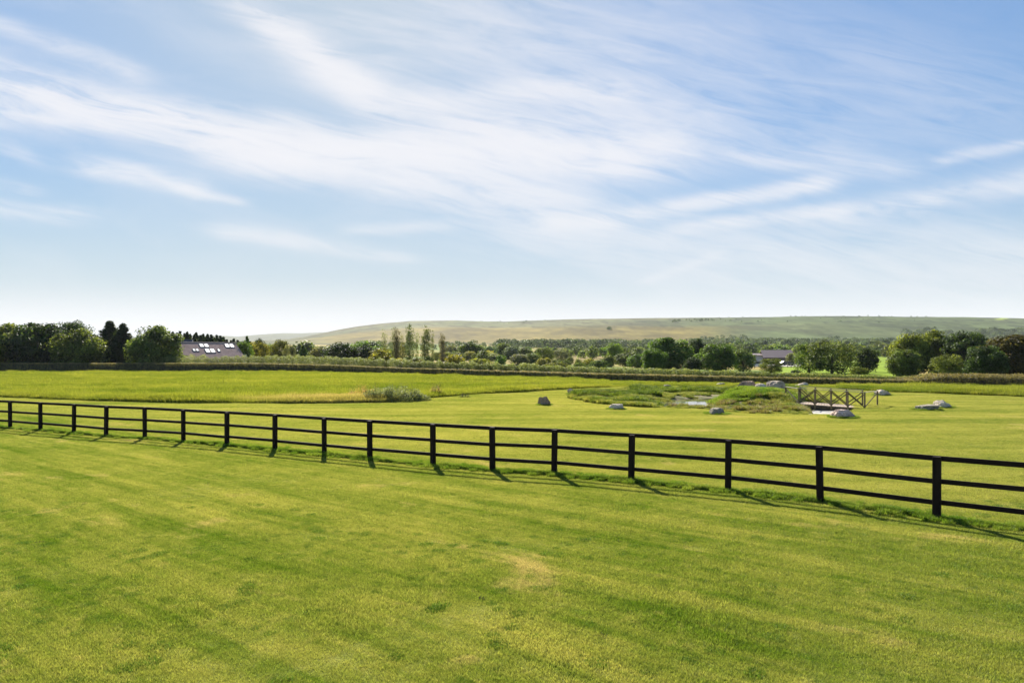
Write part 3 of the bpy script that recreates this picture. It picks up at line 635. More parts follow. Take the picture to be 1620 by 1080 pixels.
# ------------------------------------------------------------------ footbridge
def footbridge():
    wood = simple('bridge_timber', (.25,.185,.095), (.13,.10,.05), 6., .8, .3, (1,1,.2)); brace_m = simple('bridge_brace', (.12,.09,.05), (.06,.045,.025), 6., .8, .3)
    deckm = simple('deck_boards', (.40,.31,.24), (.24,.18,.13), 3., .8, .3, (9,1,1)); railm = simple('sunlit_pale_rail', (.42,.38,.28), (.25,.22,.15), 4., .7, .3)  # pale handrail wood, its sunlit light grey put into the colour
    root = empty('footbridge', (float(BR0.x), float(BR0.y), 0), label='small timber footbridge with crossed-brace railings over the pond channel', cat='footbridge')
    P0 = Vector(root.location)
    def pt(s, w_, z): return BD*s+BP*w_+Vector((0,0,z))
    L = 3.74; Wd = 2.5
    dz = lambda s: .12-.17*s/L
    deck = MB(); n = 27
    for k in range(n):
        s = -.25+(L+.5)*(k+.5)/n; mt = Matrix(((BD.x, BP.x, 0), (BD.y, BP.y, 0), (0,0,1)))
        deck.box(pt(s, Wd/2, dz(s)+random.uniform(-.004,.004)), ((L+.5)/n-.012, Wd-.12, .05), mt)
    deck.build('deck', deckm, root)
    for w_ in (.10, Wd-.10): MB().bar(pt(-.3, w_, dz(-.3)-.13), pt(L+.3, w_, dz(L+.3)-.13), .09, .2).build('beam', brace_m, root)
    def post(p, h, below=.35): MB().box(p+Vector((0,0,(h-below)/2)), (.10,.10,h+below), Matrix.Rotation(math.atan2(BD.y, BD.x), 3, 'Z'), .97).build('post', wood, root, bevel=.01)
    for side, w_ in ((0, -.06), (1, Wd+.06)):
        ps = [pt(L*k/4, w_, dz(L*k/4)) for k in range(5)]; hh = 1.0
        for p in ps: post(p, hh)
        for k in range(4):
            a, b = ps[k], ps[k+1]; io = BP*(.0)
            MB().bar(a+Vector((0,0,.08))+BP*.07, b+Vector((0,0,hh-.10))+BP*.07, .03, .06).build('brace', brace_m, root)
            MB().bar(b+Vector((0,0,.08))-BP*.07, a+Vector((0,0,hh-.10))-BP*.07, .03, .06).build('brace', brace_m, root)
        e0, e1 = ps[0]+Vector((0,0,hh+.02)), ps[-1]+Vector((0,0,hh+.02))
        MB().bar(e0-BD*.04, e1+BD*.04, .11, .035).build('handrail', railm, root)
        if side == 0:
            q0 = at(1243, 45.5, .10)-P0; q1 = at(1388, 44.2, .0)-P0; q1.z = -.06; q0.z = .13
            post(q0, 1.0); post(q1, .98)
            MB().bar(q0+Vector((0,0,1.02)), e0-BD*.05-Vector((0,0,.002)), .10, .035).build('handrail', railm, root)
            MB().bar(e1+BD*.05-Vector((0,0,.002)), q1+Vector((0,0,1.0)), .10, .035).build('handrail', railm, root)
            MB().bar(q0+Vector((0,0,.92)), ps[0]+Vector((0,0,.1)), .03, .06).build('brace', brace_m, root)
            MB().bar(q1+Vector((0,0,.9)), ps[-1]+Vector((0,0,.1)), .03, .06).build('brace', brace_m, root)
footbridge()

# ------------------------------------------------------------------ foliage generators
def leaves(cen, nrm, size, tint, aspect=.7, jit=.7):
    """quads at cen facing roughly nrm"""
    n = len(cen); d = nrm+rng.normal(0, jit, (n,3)); d /= np.linalg.norm(d, axis=1)[:,None]+1e-9
    r = rng.normal(0, 1, (n,3)); u = np.cross(d, r); u /= np.linalg.norm(u, axis=1)[:,None]+1e-9; v = np.cross(d, u)
    s = (size*rng.uniform(.6, 1.35, n))[:,None]; u = u*s*.5; v = v*s*.5*aspect
    V = np.stack([cen-u, cen-v*.9+u*.1, cen+u, cen+v], 1).reshape(-1,3); return V, np.arange(n*4).reshape(-1,4), np.repeat(tint, 4)
def leaf_mesh(name, parts, zlo=None):
    V = np.concatenate([p[0] for p in parts])
    if zlo is not None:                         # fill the unit box exactly
        lo, hi = np.percentile(V, .6, axis=0), np.percentile(V, 99.6, axis=0)
        V[:,:2] = (V[:,:2]-(lo+hi)[:2]/2)/(hi-lo)[:2]; V[:,2] = zlo+(V[:,2]-lo[2])/(hi[2]-lo[2])*(1-zlo)
    Fs = []; b = 0
    for p in parts: Fs.append(p[1]+b); b += len(p[0])
    return raw_mesh(name, V, np.concatenate(Fs), False, {'tint': np.concatenate([p[2] for p in parts])})
def unit(n, zb=0.):
    v = rng.normal(0, 1, (n,3)); v[:,2] += zb; return v/np.linalg.norm(v, axis=1)[:,None]
def crown_broad(nclump, nleaf, leaf, zlo=.16, lump=.24, top=1.0, gap=0.):
    """crown within unit box: radius .5, height 0..1 (zlo = underside)"""
    P = []; zc = (1+zlo)/2; rz = (1-zlo)/2
    for k in range(nclump):
        u = unit(1, .12)[0]; rr = rng.uniform(.45, 1.0)**.6
        lr = lump*rng.uniform(.6, 1.25)*.5
        c = np.array([u[0]*(.5-lr*.8)*rr, u[1]*(.5-lr*.8)*rr, zc+u[2]*(rz-lr*.8)*rr])
        w_ = 1-.35*max(0, (zc-c[2])/rz)*0; c[:2] *= w_
        n = int(nleaf/nclump*rng.uniform(.7, 1.3)); d = unit(n, .35); rad = lr*rng.uniform(.55, 1.08, n)[:,None]
        pos = c+d*rad*np.array([1.15,1.15,.85]); t = np.clip(rng.uniform(.1, .85)+rng.normal(0, .16, n), 0, 1)
        P.append(leaves(pos, d+np.array([0,0,.35]), leaf, t))
    return leaf_mesh('crown', P, zlo if 'zlo' in dir() else .04)
def crown_conifer(nleaf, leaf, spread=.5, power=1.0, zlo=.04, tiers=22):
    P = []; per = nleaf//tiers
    for k in range(tiers):
        h = zlo+(1-zlo)*(k/(tiers-1)); rmax = spread*(1-h)**power+.015
        nb = max(4, int(11*(1-h)+4)); 
        for b in range(nb):
            ang = rng.uniform(0, 2*np.pi); n = max(3, int(per/nb)); rr = rmax*rng.uniform(.65, 1.12)
            t = rng.uniform(.15, 1, n)**.7; pos = np.column_stack([np.cos(ang)*t*rr+rng.normal(0,.018,n), np.sin(ang)*t*rr+rng.normal(0,.018,n), h+rr*.25*(t-.5)+rng.normal(0,.014,n)])
            nm = np.column_stack([np.cos(ang)*np.ones(n)*.5, np.sin(ang)*np.ones(n)*.5, np.ones(n)]); P.append(leaves(pos, nm, leaf, np.clip(rng.uniform(.3,.7)+rng.normal(0,.12,n),0,1), .45, .5))
    return leaf_mesh('crown', P, zlo if 'zlo' in dir() else .04)
def crown_column(nleaf, leaf, wid=.5, sparse=1.0, seed=0):
    """upright poplar: several rising strands, ragged top"""
    P = []; ns = 9
    for k in range(ns):
        ang = rng.uniform(0, 2*np.pi); rr = rng.uniform(.1, .8)*wid; h1 = rng.uniform(.72, 1.0) if k else 1.0; n = int(nleaf/ns)
        t = rng.uniform(.12, 1, n); bul = .55+.45*np.sin(t*2.6); cl = (np.sin(t*31+k*2)+np.sin(t*53+k)) > (-1.2+1.6*(1-sparse)); t = t[cl]; bul = bul[cl]; n = len(t)
        pos = np.column_stack([np.cos(ang)*rr*bul+rng.normal(0, wid*.20, n), np.sin(ang)*rr*bul+rng.normal(0, wid*.20, n), t*h1])
        P.append(leaves(pos, unit(n, .3), leaf, np.clip(rng.uniform(.3,.7)+rng.normal(0,.15,n),0,1)))
    return leaf_mesh('crown', P, zlo if 'zlo' in dir() else .04)
def trunk_mesh(kind='broad'):
    mb = MB()
    if kind == 'broad':
        mb.tube([(0,0,-.04),(.01,0,.1),(.0,.01,.3),(.02,.0,.55)], [.05,.038,.03,.015])
        for k in range(9):
            a = k*.7+random.uniform(-.3,.3)*2; z = random.uniform(.12,.4); r_ = random.uniform(.22,.38)
            mb.tube([(0,0,z),(math.cos(a)*r_*.45, math.sin(a)*r_*.45, z+.16),(math.cos(a)*r_, math.sin(a)*r_, z+.38)], [.02,.012,.004], 5)
    elif kind == 'conifer':
        mb.tube([(0,0,-.04),(0,0,.5),(0,0,.97)], [.028,.018,.003])
        for k in range(12): a = k*2.4; z = .1+k*.065; mb.tube([(0,0,z),(math.cos(a)*.3*(1-z), math.sin(a)*.3*(1-z), z+.03)], [.008,.003], 4)
    else:
        mb.tube([(0,0,-.04),(.01,0,.4),(0,.01,.97)], [.035,.02,.004])
        for k in range(14):
            a = k*2.4; z = .08+k*.055; rr = random.uniform(.25,.5); mb.tube([(0,0,z),(math.cos(a)*rr*.6, math.sin(a)*rr*.6, z+.07),(math.cos(a)*rr*.8, math.sin(a)*rr*.8, z+.2)], [.012,.008,.002], 4)
    me = mb.mesh('trunk', True); me.materials.append(M_bark); return me
LIB = {}
def lib(key, fn, n):
    LIB[key] = [fn() for _ in range(n)]
    for me in LIB[key]:
        if not me.materials: me.materials.append(M_foliage)
lib('oak', lambda: crown_broad(80, 15000, .040, .02, .27), 3)
lib('oak_mid', lambda: crown_broad(60, 5600, .052, -.02, .34), 4)
lib('airy', lambda: crown_broad(70, 9000, .034, .02, .26), 2)
lib('bush', lambda: crown_broad(40, 2600, .07, -.08, .36), 4)
lib('far', lambda: crown_broad(26, 900, .11, -.05, .42), 5)
lib('spruce', lambda: crown_conifer(6500, .075, .5, .8), 3)
lib('cypress', lambda: crown_conifer(30000, .045, 0.5, .85, .0, 34), 2)
lib('poplar', lambda: crown_column(3200, .05, .5, .8), 3)
lib('poplar_thin', lambda: crown_column(1900, .045, .45, .45), 3)
TR = {'broad': [trunk_mesh('broad') for _ in range(3)], 'conifer': [trunk_mesh('conifer')], 'poplar': [trunk_mesh('poplar') for _ in range(2)]}
TK = {'oak':'broad','oak_mid':'broad','airy':'broad','bush':'broad','spruce':'conifer','cypress':'conifer','poplar':'poplar','poplar_thin':'poplar'}
COL = {'dark':(.024,.042,.012),'deep':(.030,.050,.016),'green':(.050,.085,.016),'olive':(.070,.088,.018),'yellow':(.115,.118,.02),'grey':(.085,.10,.05),'fresh':(.065,.12,.018),'rust':(.13,.085,.02),'mid':(.06,.085,.022),'blue':(.05,.075,.045)}
for k_ in COL: COL[k_] = tuple(q*(1.4 if k_ in ('dark','deep') else 1.85) for q in COL[k_])
cnt = [0]
def tree(kind, px, ytop, D, wpx, colr, label, name='tree', cat='tree', group=None, zlow=None, depth=None):
    cnt[0] += 1; x = (px-810)/F*D; z = gz(x, D); H = zrow(ytop, D)-z; W = wpx/F*D; dW = depth or min(W, H*1.4)
    o = empty(name, (x, D, z), 0, label=label, cat=cat, group=group); col = COL[colr] if isinstance(colr, str) else colr
    ang = random.uniform(0, 6.28); ms = LIB[kind]; me = ms[cnt[0] % len(ms)]
    c = link('crown', me, None, o); c.scale = (W, dW, H); c.color = (*[q*random.uniform(.93,1.07) for q in col], 1)
    # rotate the crown about its axis, keeping the width on the X axis
    if abs(W-dW) < .25*W: c.rotation_euler = (0,0,ang); c.scale = ((W+dW)/2, (W+dW)/2, H)
    elif random.random() < .5: c.rotation_euler = (0,0,math.pi)
    t = link('trunk', random.choice(TR[TK[kind]]), None, o); s = min(W, H); t.scale = (s, s, H*.92); t.rotation_euler = (0,0,ang)
    return o
exec_trees = [
 # left wood edge
 ('oak',-62,508,150,120,'olive','broad olive-brown oak cut by the left edge of the view','oak_tree'),
 ('oak',8,514,148,90,'olive','brown-green broadleaf tree at the far left behind the dark hedge','oak_tree'),
 ('oak',58,512,146,86,'deep','dark broadleaf tree with olive top, second of the left-hand clump','oak_tree'),
 ('airy',113,509,154,66,'deep','taller tree with ragged open top poking above the left-hand clump','ash_tree'),
 ('oak',124,522,143,78,'olive','yellow-green topped broadleaf tree at the right end of the left-hand clump','oak_tree'),
 ('cypress',172,509,152,66,'dark','dark pointed evergreen standing against the left-hand clump, taller of two','cypress_tree'),
 ('cypress',194,513,149,56,'dark','dark pointed evergreen next to the round tree, shorter of two','cypress_tree'),
 ('oak',248,517,146,76,'mid','round grey-green tree just left of the house with roof windows','round_tree'),
 # in front of and beside the house
 ('spruce',391,532,168,22,'green','slim spruce with a bare pointed tip right of the house','spruce_tree'),
 ('airy',383,540,165,34,'green','bushy green tree hard against the right end of the house','garden_tree'),
 ('airy',408,541,172,34,'yellow','yellow-green small tree between the spruce and the olive tree','garden_tree'),
 ('airy',411,536.5,180,22,'dark','dark thin-topped tree behind the yellow-green small tree','garden_tree'),
 ('oak_mid',428,545,185,26,'fresh','light green tree left of the grey-trunked willow','garden_tree'),
 ('airy',443,538,178,30,'olive','olive tree with a loose round crown right of the light green tree','willow_tree'),
 ('airy',457,546,170,20,'grey','grey half-bare thicket beside the olive tree','scrub_tree','shrub'),
 ('cypress',479.5,546,160,23,'green','neat dark green cone-shaped conifer above the hedge','cone_shrub','conifer'),
 ('oak_mid',509,549,200,36,'grey','grey-green tree right of the cone-shaped conifer','scrub_tree'),
 ('oak_mid',537,543,190,56,'dark','dark green wide tree left of the poplars','dark_tree'),
 ('oak_mid',574,545,195,42,'dark','dark green tree beside the yellow bush and poplars','dark_tree'),
 ('bush',601,552,150,42,'yellow','domed yellow-green bush at the foot of the leftmost poplar','yellow_bush','bush'),
 # poplar group
 ('poplar_thin',608,521,170,12,'grey','thinnest near-bare poplar at the left end of the poplar row','poplar_tree'),
 ('poplar_thin',621,519,172,11,'grey','near-bare poplar, second in the row from the left','poplar_tree'),
 ('poplar',628,519,170,12,(.085,.09,.055),'dark narrow poplar, third in the row from the left','poplar_tree'),
 ('poplar_thin',637,525,174,9,'grey','low sparse poplar just left of the tallest leafy one','poplar_tree'),
 ('poplar',648,514,170,15,(.09,.115,.05),'tallest leafy green poplar, left of the two full ones','poplar_tree'),
 ('poplar_thin',659,523,173,9,'grey','sparse poplar standing between the two leafy green ones','poplar_tree'),
 ('poplar',672,517,170,19,(.09,.115,.05),'broader leafy green poplar, right of the two full ones','poplar_tree'),
 ('poplar_thin',684,523,172,8,'grey','bare-stemmed poplar right of the broader leafy one','poplar_tree'),
 ('poplar',700,528,168,12,(.12,.125,.08),'short grey poplar at the right end of the row','poplar_tree'),
 ('bush',679,563,140,16,'dark','small round dark clipped bush below the leafy poplars','dark_bush','bush'),
 ('bush',634,567,145,30,'yellow','low yellowish bush under the poplar row','low_bush','bush'),
 ('bush',657,566,146,26,'olive','low olive bush under the tallest poplar','low_bush','bush'),
 ('bush',717,561,150,34,'yellow','olive-yellow bush right of the poplar row','yellow_bush','bush'),
 # middle valley
 ('oak_mid',712,546,300,30,'grey','grey-green tree just right of the poplar row','valley_tree'),
 ('oak_mid',744,539.5,300,42,'green','large rounded green tree right of the poplars','valley_tree'),
 ('oak_mid',775,548,310,26,'blue','blue-grey tree right of the large rounded one','valley_tree'),
 ('oak_mid',797,543,330,24,'mid','green tree with a blue-grey neighbour in mid valley','valley_tree'),
 ('oak_mid',810,548,320,26,'blue','dark blue-green tree behind the mid-valley scrub','valley_tree'),
 ('oak_mid',829,549,330,26,'mid','grey-green round tree in mid valley','valley_tree'),
 ('airy',861,550,230,30,'mid','tall loose green tree near the centre beside the ochre rough ground','valley_tree'),
 ('oak_mid',822,560,200,34,'grey','grey-green willow scrub left of the loose tall tree','willow_scrub','shrub'),
 ('oak_mid',842,559,205,30,'mid','mid-green willow scrub in front of the loose tall tree','willow_scrub','shrub'),
 ('bush',760,567,170,44,'yellow','wide olive-yellow bush above the hedge right of the poplars','yellow_bush','bush'),
 ('bush',792,562,185,20,'fresh','small fresh-green bush in the valley scrub','low_bush','bush'),
 ('airy',888,552,260,26,'grey','dead-looking grey thicket of bare stems on the ochre ground','bare_thicket','shrub'),
 ('bush',880,573,140,42,'olive','broad low olive bush above the hedge near the white-flowered shrub','low_bush','bush'),
 ('bush',918,574,150,26,'green','low green bush right of the broad olive one','low_bush','bush'),
 ('bush',948,570,160,30,'green','upright dark green bush with a dip beside it','low_bush','bush'),
 ('bush',922,588.0-4.5,102,23,(.05,.06,.045),'small dark shrub with whitish top in the roadside hedge','pale_shrub','shrub'),
 ('oak_mid',972,543,260,26,'fresh','pale green rounded tree standing up from the central scrub','valley_tree'),
 ('oak_mid',990,556,200,34,'mid','loose green tree right below the pale rounded one','valley_tree'),
 ('oak_mid',1008,560,180,34,'green','green hedgerow tree at the left foot of the biggest tree','hedgerow_tree'),
 ('oak_mid',962,562,190,24,'olive','olive scrub tree below the pale rounded one','hedgerow_tree'),
 # central big group
 ('oak',1060,535,150,72,'green','biggest dark green tree in the central group','oak_tree'),
 ('oak',1036,552,140,40,'green','left shoulder tree of the central group','oak_tree'),
 ('oak',1103,537,165,32,'deep','dark tree peeping between the two big central ones','oak_tree'),
 ('oak_mid',1096,566,130,30,'dark','dark low round bush in the notch of the central group','dark_bush','bush'),
 ('oak',1134,545,132,58,'green','rounded green tree right of the biggest central one','oak_tree'),
 ('oak_mid',1176,552,142,36,'mid','grey-green tree between the central group and the barn','hedgerow_tree'),
 ('airy',1220,567,128,38,'olive','thin yellowish young tree in front of the barn','young_tree'),
 ('bush',1252,558,215,17,'grey','round grey bush against the right end of the barn','grey_bush','bush'),
 ('airy',1280,543,130,44,'mid','left half of the wide loose tree right of the barn','wide_tree'),
 ('airy',1316,539,126,76,'mid','wide spreading grey-green tree right of the barn','wide_tree'),
 ('oak_mid',1372,550,135,38,'dark','very dark round tree right of the wide spreading one','dark_tree'),
 ('bush',1259,585,92,23,'dark','dark low box-like shrub in the roadside hedge right of the barn','dark_bush','bush'),
 ('bush',1358,580,110,30,'olive','low shrub under the very dark round tree','low_bush','bush'),
 # right wood
 ('oak',1440,530,112,62,'olive','olive-green tree at the left end of the right-hand wood','oak_tree'),
 ('oak',1482,524.5,116,72,'olive','tall olive tree second in the right-hand wood','oak_tree'),
 ('oak',1428,553,104,46,'mid','light-leaved skirt tree at the left foot of the right-hand wood','oak_tree'),
 ('oak',1530,527,110,66,'deep','dark green tree in the middle of the right-hand wood','oak_tree'),
 ('airy',1500,561,98,46,'olive','low olive tree in front of the middle of the right-hand wood','oak_tree'),
 ('oak',1592,531,98,84,(.055,.055,.014),'dark tree with rusty orange top near the right edge','oak_tree'),
 ('oak',1560,548,92,56,'deep','dense dark green tree left of the rusty-topped one','oak_tree'),
 ('oak',1660,534,96,90,'deep','dark tree running out of the right edge of the view','oak_tree'),
 ('oak',1745,530,98,90,'olive','olive tree just beyond the right edge of the view','oak_tree'),
 ('oak',1830,536,100,90,'deep','dark tree well beyond the right edge of the view','oak_tree'),
]
for e in exec_trees:
    k, px, yt, D, wp, cl, lb = e[:7]; nm = e[7] if len(e) > 7 else 'tree'; ct = e[8] if len(e) > 8 else 'tree'
    tree(k, px, yt, D, wp, cl, lb, nm, ct, 'poplars in a row' if nm == 'poplar_tree' else None)
# conifer shelter belt behind the house
for i in range(26):
    px = 264+i*5.3+random.uniform(-1.5,1.5); yt = np.interp(px, [262,290,320,345,375,400], [526,525,530,533,539,543])+random.uniform(-2.5,2.5)
    tree('spruce', px, yt, 205+random.uniform(-8,8), random.uniform(20,26), 'dark', 'dark spruce in the close row behind the house with roof windows', 'spruce_tree', 'conifer', 'spruces in the shelter belt')
# countable trees further off
def simple_tree(px, D, h, wm, colr, label, group):
    x = (px-810)/F*D; z = gz(x, D); me = random.choice(LIB['far']) if D > 330 else random.choice(LIB['bush'])
    o = link('valley_tree', me, None, None, (x, D, z-.1)); o.scale = (wm, wm, h); f_ = random.uniform(.85,1.55); o.rotation_euler = (0,0,random.uniform(0,6.28)); o.color = (*[q*f_ for q in COL[colr]], 1)  # random foliage tone, lightened overall so haze paleness sits in the colour
    tag(o, label, 'tree', group)
PAL = ['green','mid','olive','grey','blue','deep','mid','green']
def band(n, p0, p1, d0, d1, h0, h1, label, group, pal=PAL, w0=.9, w1=1.5):
    for i in range(n):
        px = p0+(p1-p0)*(i+random.uniform(-.4,.4))/n; D = random.uniform(d0, d1); h = random.uniform(h0, h1); simple_tree(px, D, h, h*random.uniform(w0, w1), random.choice(pal), label, group)
band(26, 700, 1030, 340, 420, 4, 6.5, 'small round tree in the scattered line across the mid valley', 'trees across the mid valley')
band(24, 860, 1060, 480, 560, 4, 7, 'small tree in the far field boundary left of the big central trees', 'field boundary trees')
band(20, 480, 640, 280, 420, 5, 9, 'distant tree behind the dark trees left of the poplars', 'trees behind the left scrub')
band(50, 1150, 1460, 420, 640, 6, 10, 'rounded tree in the wooded valley behind the barn', 'trees behind the barn', ['mid','green','olive','mid','deep','olive'])
band(44, 1150, 1640, 700, 950, 7, 11, 'distant tree on the lower slope beyond the barn', 'trees on the lower slope', ['mid','green','deep','blue','mid'])
band(16, 690, 790, 240, 300, 3, 4.5, 'low scrub tree in the hollow right of the poplars', 'scrub right of the poplars', ['yellow','olive','mid','grey'])
band(20, 830, 1020, 180, 235, 1.8, 2.8, 'low bush on the rough ochre ground in the centre', 'bushes on the rough ground', ['olive','yellow','mid','grey'])
# far woods read as one mass
def wood(name, label, items):
    parts = []; 
    for (x, y, z, w_, h, tn) in items:
        n = 150; d = unit(n, .4); pos = np.array([x, y, z+h*.45])+d*np.array([w_*.5, w_*.5, h*.55])*rng.uniform(.75,1.05,n)[:,None]
        parts.append(leaves(pos, d, h*.20, np.clip(tn+rng.normal(0,.12,n),0,1)))
    me = leaf_mesh(name, parts); o = link(name, me, M_foliage); o.color = (.066,.098,.046,1); tag(o, label, 'woodland', kind='stuff')
def wood_items(n, p0, p1, d0, d1, h0, h1):
    it = []
    for i in range(n):
        px = random.uniform(p0, p1); D = random.uniform(d0, d1); x = (px-810)/F*D; h = random.uniform(h0, h1); it.append((x, D, gz(x, D), h*random.uniform(1,1.6), h, random.uniform(.2,.8)))
    return it
wood('far_woodland', 'dark blue-green belt of distant woodland at the foot of the ochre moor', wood_items(150, 790, 1060, 860, 980, 8, 12)+wood_items(60, 560, 800, 700, 1000, 5, 9)+wood_items(60, 900, 1060, 650, 700, 5, 8))
wood('slope_woodland', 'distant woodland covering the lower slope of the hill on the right', wood_items(420, 1090, 1480, 960, 1230, 7, 12)+wood_items(330, 1430, 1680, 960, 1420, 8, 13))
wood('gorse_scrub', 'dark scattered gorse and scrub dotted over the open moor', wood_items(34, 1060, 1130, 1750, 1850, 3, 5)+wood_items(46, 1130, 1500, 1650, 2250, 2, 4.5)+wood_items(5, 950, 975, 1500, 1520, 5, 7)+wood_items(20, 1110, 1180, 1220, 1320, 5, 7)+wood_items(14, 760, 900, 1900, 2200, 2, 4))

# ------------------------------------------------------------------ hedges
def hedge(name, label, a0, a1, off, depth, top_fn, colr, topcolr, dens, leaf, top_dens, top_h, cat='hedge'):
    root = empty(name, (0,0,0), label=label, cat=cat); a_ = []; 
    aa = np.arange(a0, a1, .002); D = hedge_d(aa)+off; X = aa*D; seg = np.hypot(np.diff(X), np.diff(D)); cum = np.concatenate([[0], np.cumsum(seg)]); L = cum[-1]
    root.location = (float(X[len(X)//2]), float(D[len(D)//2]), 0); rl = np.array(root.location)
    def sample(n): s = rng.uniform(0, L, n); a = np.interp(s, cum, aa); return a, hedge_d(a)+off
    n = int(L*dens); a, D0 = sample(n); px = a*F+810; top = top_fn(px)
    side = rng.uniform(0, 1, n); u = rng.uniform(0, 1, n)
    dy = np.where(side < .55, rng.normal(0, .06, n), rng.uniform(0, depth, n)); zz = np.where(side < .55, u*top, top+rng.normal(-.05, .05, n))
    lump = (fbm(a*200, D0*.5, .9, 5)-.5)*.35; dy = dy+lump*(side < .55)-.12*np.sin(u*3.1)*(side < .55)
    Y = D0+dy; Xp = a*D0; zg = ground_z(Xp.copy(), Y.copy()); pos = np.column_stack([Xp, Y, zg+zz*(1+.12*(fbm(a*300, a, .6, 9)-.5))])-rl
    nm = np.where((side < .55)[:,None], np.array([0,-1,.35]), np.array([0,-.2,1.])); tint = np.clip(fbm(a*400, zz, 1.2, 4)+rng.normal(0,.12,n), 0, 1)
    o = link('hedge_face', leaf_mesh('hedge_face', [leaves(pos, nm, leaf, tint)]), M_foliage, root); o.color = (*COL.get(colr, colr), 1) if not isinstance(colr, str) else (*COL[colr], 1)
    n = int(L*top_dens); a, D0 = sample(n); top = top_fn(a*F+810); Y = D0+rng.uniform(0, depth, n); Xp = a*D0; zg = ground_z(Xp.copy(), Y.copy())
    hv = fbm(a*260, a*3, .7, 19); pos = np.column_stack([Xp, Y, zg+top+rng.uniform(-.05, 1, n)*(top_h if top_h < .5 else top*1.15)*(.5+1.*hv)])-rl
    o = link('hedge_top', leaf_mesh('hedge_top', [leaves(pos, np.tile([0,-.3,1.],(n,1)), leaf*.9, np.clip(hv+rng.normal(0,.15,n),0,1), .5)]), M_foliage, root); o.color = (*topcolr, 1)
    # woody core stops light passing straight through
    mb = MB(); st = 12; ids = list(range(0, len(aa), st))
    for i in range(len(ids)-1):
        p, q = ids[i], ids[i+1]; t1 = float(top_fn(aa[p]*F+810)); t2 = float(top_fn(aa[q]*F+810)); Dp = float(hedge_d(aa[p])+off); Dq = float(hedge_d(aa[q])+off)
        vs = []
        for (aa_, Dd, tt) in ((aa[p], Dp, t1), (aa[q], Dq, t2)):
            x_ = aa_*Dd; g_ = gz(x_, Dd)
            for (oy, z_) in ((.45, -.1), (.45, tt-.15), (depth-.1, tt-.15), (depth-.1, -.1)): vs.append((x_-rl[0], Dd+oy-rl[1], g_+z_))
        mb.add(vs, [(0,1,5,4),(1,2,6,5),(2,3,7,6)])
    mb.build('branches', M_bark, root)
    return root
t1 = lambda px: np.interp(px, [0,400,520,650,870,1200,1600], [1.70,1.70,1.45,1.02,.88,.66,.52])
t2 = lambda px: np.interp(px, [150,300,430,540,650,870,1200,1400,1600], [2.6,2.85,3.0,2.7,2.25,1.60,1.08,.78,.65])
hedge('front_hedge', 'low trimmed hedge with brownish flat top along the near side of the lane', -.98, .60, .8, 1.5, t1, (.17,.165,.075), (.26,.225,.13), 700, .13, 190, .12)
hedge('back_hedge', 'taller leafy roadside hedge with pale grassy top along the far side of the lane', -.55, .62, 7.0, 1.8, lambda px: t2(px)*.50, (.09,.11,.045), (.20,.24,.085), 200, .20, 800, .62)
t3 = lambda px: np.interp(px, [1420,1500,1700], [.3,.95,.9])
hedge('weedy_bank', 'reddish-brown weedy bank below the trees at the right edge', .57, 1.05, 3.0, 3.0, t3, (.14,.13,.06), (.21,.185,.09), 330, .16, 420, .35, 'bank')

# bramble thicket and weeds in the meadow
def thicket(name, label, px, D, wm, dm, h, colr, n, leaf, cat='shrub', group=None, stems=14):
    x = (px-810)/F*D; o = empty(name, (x, D, gz(x, D)), label=label, cat=cat, group=group); P = []
    for k in range(60):
        c = np.array([rng.uniform(-.5,.5)*wm, rng.uniform(-.5,.5)*dm, 0]); hh = h*(1-.7*(abs(c[0])/(wm*.5))**2.2)*rng.uniform(.6,1.05)
        m_ = n//60; d = unit(m_, .6); pos = c+np.column_stack([d[:,0]*wm*.10, d[:,1]*dm*.16, np.abs(d[:,2])*hh*rng.uniform(.55,1.03,m_)]); pos[:,2] = np.maximum(pos[:,2], .03)
        P.append(leaves(pos, d, leaf, np.clip(rng.uniform(.2,.8)+rng.normal(0,.15,m_),0,1)))
    c = link('foliage', leaf_mesh('foliage', P), M_foliage, o); c.color = (*colr, 1)
    mb = MB()
    for k in range(stems):
        bx, by = rng.uniform(-.4,.4)*wm, rng.uniform(-.4,.4)*dm; mb.tube([(bx, by, -.05), (bx+rng.normal(0,.08), by, h*.5), (bx+rng.normal(0,.15), by, h*rng.uniform(.8,1.1))], [.012,.009,.004], 4)
    mb.build('stems', M_bark, o)
thicket('bramble_thicket', 'silvery-green bramble thicket at the meadow edge behind the fence', 622, 48.6, 5.0, 2.6, 1.2, (.165,.20,.10), 15000, .085)
thicket('dead_weeds', 'rusty brown dead weeds beside the left end of the bramble thicket', 576, 50.0, 2.6, 1.6, 1.2, (.36,.24,.11), 3600, .06)
thicket('dock_weeds', 'brown upright weed clump right of the bramble thicket', 690, 54, 1.2, .8, 1.1, (.27,.21,.10), 1800, .06)
thicket('thistle_clump', 'dark low weed clump in the meadow above the left boulders', 777, 60, .9, .8, .45, (.12,.13,.05), 400, .06)
thicket('thistle_clump', 'wider patch of dark thistles in the meadow, right of the low weed clump', 812, 66, 2.2, 1., .55, (.11,.12,.05), 700, .07)
thicket('thistle_clump', 'faint row of weeds in the meadow just below the hedge', 842, 72, 2.4, 1., .5, (.12,.13,.05), 500, .07)
thicket('weed_clump', 'small dark green weed on the meadow rim left of the bramble thicket', 494, 46.9, .9, .5, .3, (.05,.09,.02), 350, .05)
thicket('weed_clump', 'small green weed on the meadow rim right of the bramble thicket', 735, 52.5, .8, .5, .35, (.06,.08,.025), 350, .05)

